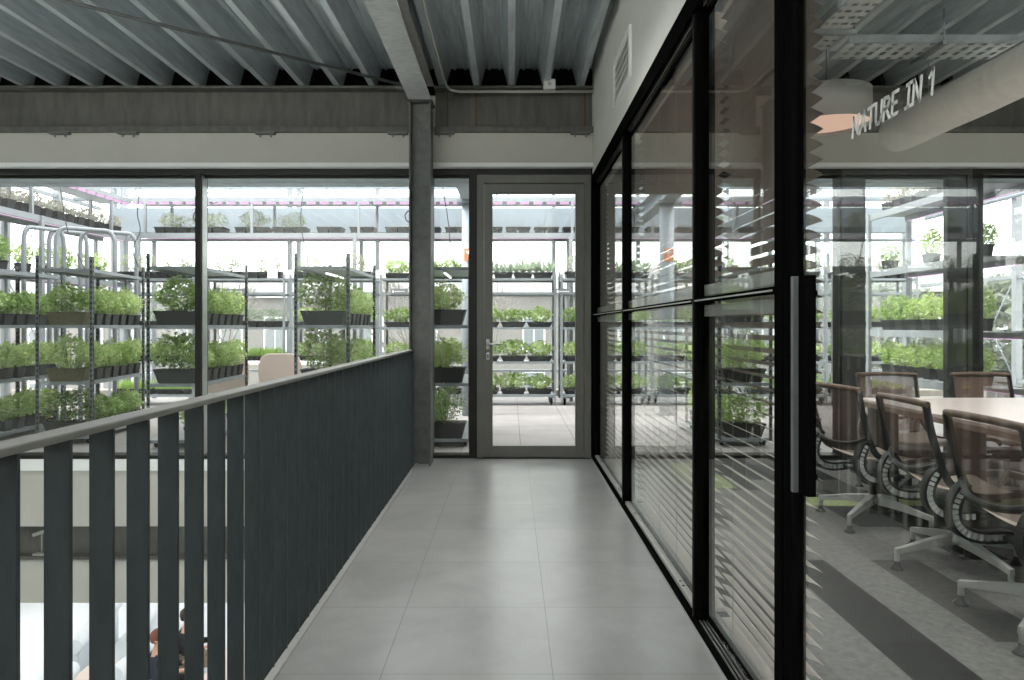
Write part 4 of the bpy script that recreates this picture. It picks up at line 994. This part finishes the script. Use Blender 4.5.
# seated people
def skin_obj(name, pts, edges, m, parent, sub=2):
    me = bpy.data.meshes.new(name); me.from_pydata([p[:3] for p in pts], edges, []); me.materials.append(m)
    o = bpy.data.objects.new(name, me); COL.objects.link(o); o.parent = parent
    s = o.modifiers.new('skin','SKIN'); s.use_smooth_shade = True
    for i, p in enumerate(pts):
        sv = me.skin_vertices[0].data[i]; sv.radius = (p[3], p[4] if len(p) > 4 else p[3]); sv.use_root = (i == 0)
    u = o.modifiers.new('sub','SUBSURF'); u.levels = sub; u.render_levels = sub
    return o
def person(label, loc, rz, hair, top, legs):
    t = thing('person', label, 'person', loc, rz)
    pts = [(0,0,.53,.13),(-.04,0,.70,.115),(-.05,0,.86,.13),(-.03,0,1.0,.07),(-.005,0,1.07,.05),(.012,0,1.13,.068),(.018,0,1.20,.083),(.012,0,1.26,.075),(.01,0,1.295,.05)]
    ed = [(i,i+1) for i in range(8)]
    for s in (-1,1):
        b = len(pts)
        pts += [(.02,s*.09,.52,.09),(.25,s*.11,.53,.075),(.47,s*.12,.52,.058),(.48,s*.12,.28,.05),(.46,s*.12,.08,.036),(.60,s*.13,.035,.032)]
        ed += [(0,b)]+[(b+i,b+i+1) for i in range(5)]
        b = len(pts)
        pts += [(-.04,s*.12,.95,.06),(-.03,s*.19,.92,.058),(.06,s*.235,.70,.043),(.20,s*.20,.73,.036),(.33,s*.13,.775,.026),(.40,s*.11,.775,.030)]
        ed += [(2,b)]+[(b+i,b+i+1) for i in range(5)]
        h = len(pts)-1
        for k in range(4):
            c = len(pts); yy = s*(.11+.018*(k-1.5)); L = (.055,.068,.072,.062)[k]
            pts += [(.435,yy,.777,.009),(.435+L*.6,yy,.77,.0085),(.435+L,yy,.758,.0075)]; ed += [(h,c),(c,c+1),(c+1,c+2)]
        c = len(pts); pts += [(.40,s*(.11)-s*.035,.775,.0105),(.435,s*.11-s*.05,.768,.009)]; ed += [(h,c),(c,c+1)]
    skin_obj('body', pts, ed, M['skin'], t)
    P = [(0,0,.56,.15,.17),(-.045,0,.70,.135,.16),(-.055,0,.86,.145,.165),(-.035,0,.985,.085),(-.02,0,1.035,.062)]; E = [(0,1),(1,2),(2,3),(3,4)]
    for s in (-1,1):
        b = len(P); P += [(-.04,s*.12,.945,.075),(-.03,s*.19,.92,.072),(.06,s*.235,.70,.057),(.20,s*.20,.73,.049),(.31,s*.14,.768,.038)]; E += [(2,b)]+[(b+i,b+i+1) for i in range(4)]
    skin_obj('sweater', P, E, M[top], t)
    P = [(0,0,.53,.145)]; E = []
    for s in (-1,1):
        b = len(P); P += [(.03,s*.09,.525,.105),(.25,s*.11,.53,.09),(.47,s*.12,.52,.072),(.48,s*.12,.28,.062),(.465,s*.12,.10,.055)]; E += [(0,b)]+[(b+i,b+i+1) for i in range(4)]
    skin_obj('trousers', P, E, M[legs], t)
    for s in (-1,1):
        sh = MB(); sh.smooth = True; sh.lathe([(.001,0),(.045,.005),(.048,.04),(.038,.075),(.001,.08)], (0,0,0), 14)
        o = sh.build('shoe', M['blackcloth'], t); o.scale = (2.6,1,1); o.location = (.55,s*.125,0)
    hr = MB(); hr.smooth = True; r = random.Random(5); vs = []; K = 18; Rw = 9
    for i in range(Rw):
        th = PI*.74*i/(Rw-1)
        for k in range(K):
            a = 2*PI*k/K; q = .102+.006*math.sin(7*a+3*th)+r.uniform(-.002,.003)
            front = max(0, math.cos(a)); lim = th*(1-.56*front)
            vs.append((.0+q*1.05*math.sin(lim)*math.cos(a), q*.86*math.sin(lim)*math.sin(a), 1.225+q*1.08*math.cos(lim)))
    hr.add(vs, [(i*K+k,i*K+(k+1)%K,(i+1)*K+(k+1)%K,(i+1)*K+k) for i in range(Rw-1) for k in range(K)])
    hr.build('hair', M[hair], t, solid=.012)
    MB().tube([(.085,0,1.215),(.112,0,1.175),(.09,0,1.165)],[.010,.014,.010],8).build('nose', M['skin'], t)
    for s in (-1,1):
        MB().lathe([(.001,-.008),(.009,-.004),(.011,0),(.009,.004),(.001,.008)], (.088,s*.032,1.205), 10, 'x').build('eye', M['hairdark'], t)
        MB().lathe([(.001,-.009),(.022,-.006),(.026,.003),(.001,.008)], (.005,s*.083,1.19), 12, 'y').build('ear', M['skin'], t)
    MB().box(.088,.094,-.024,.024,1.135,1.141).build('mouth', M['rust'], t)
person('person with reddish-brown hair and navy sweater seated on the white bench, closer to camera', (-5.13,9.93,HZ+.01), .1, 'hairred', 'navy', 'blackcloth')
person('person with dark hair and black top seated further along the white bench', (-5.06,10.68,HZ+.01), .1, 'hairdark', 'blackcloth', 'khaki')

# ------------------------------------------------------------------ light
w = bpy.data.worlds.new('overcast_sky'); scene.world = w; w.use_nodes = True
nt = w.node_tree; nt.nodes.clear(); out = nt.nodes.new('ShaderNodeOutputWorld'); bg = nt.nodes.new('ShaderNodeBackground'); nt.links.new(bg.outputs[0], out.inputs[0])
tc = nt.nodes.new('ShaderNodeTexCoord'); sx = nt.nodes.new('ShaderNodeSeparateXYZ'); nt.links.new(tc.outputs['Generated'], sx.inputs[0])
ra = nt.nodes.new('ShaderNodeValToRGB'); nt.links.new(sx.outputs['Z'], ra.inputs[0])
ra.color_ramp.elements[0].position = -.02; ra.color_ramp.elements[0].color = (.55,.54,.52,1); ra.color_ramp.elements[1].position = .05; ra.color_ramp.elements[1].color = (1,1,1,1)
nt.links.new(ra.outputs[0], bg.inputs[0]); bg.inputs[1].default_value = SKY
def area(name, loc, rot, sx_, sy_, p, col=(1,1,1), spread=180):
    l = bpy.data.lights.new(name, 'AREA'); l.shape = 'RECTANGLE'; l.size = sx_; l.size_y = sy_; l.energy = p; l.color = col
    o = bpy.data.objects.new(name, l); COL.objects.link(o); o.location = loc; o.rotation_euler = rot; l.spread = math.radians(spread); return o
# area lights added to brighten the lower hall, without fixtures
for i, x in enumerate((-9,-5.5,-2)): area('added_hall_light', (x,9.5,-1.5), (0,0,0), 1.2, 4.0, HALL)
area('added_hall_light', (-6,14,-1.5), (0,0,0), 9, 3, HALL*4)
# added area lights out of view, brightening deck, walkway, atrium and meeting room
for loc, a, b, p, up in ADDED_LIGHTS: area('added_uplight' if up else 'added_downlight', loc, (PI if up else 0,0,0), a, b, p, (1,.98,.95), 180 if up else 125)
if SUN:
    s = bpy.data.lights.new('hazy_sun','SUN'); s.energy = SUN; s.angle = math.radians(25); s.color = (1,.97,.92)
    so = bpy.data.objects.new('hazy_sun', s); COL.objects.link(so); so.rotation_euler = (math.radians(SUNX),0,math.radians(SUNZ))
vs = scene.view_settings; scene.display_settings.display_device = 'sRGB'; vs.view_transform = 'Standard'; vs.look = 'None'; vs.exposure = EXPO; vs.gamma = 1; vs.use_curve_mapping = False
scene.cycles.max_bounces = 14; scene.cycles.transparent_max_bounces = 48; scene.cycles.glossy_bounces = 6; scene.cycles.diffuse_bounces = 5; scene.cycles.sample_clamp_indirect = 6
scene.cycles.use_denoising = True
bpy.context.view_layer.update()
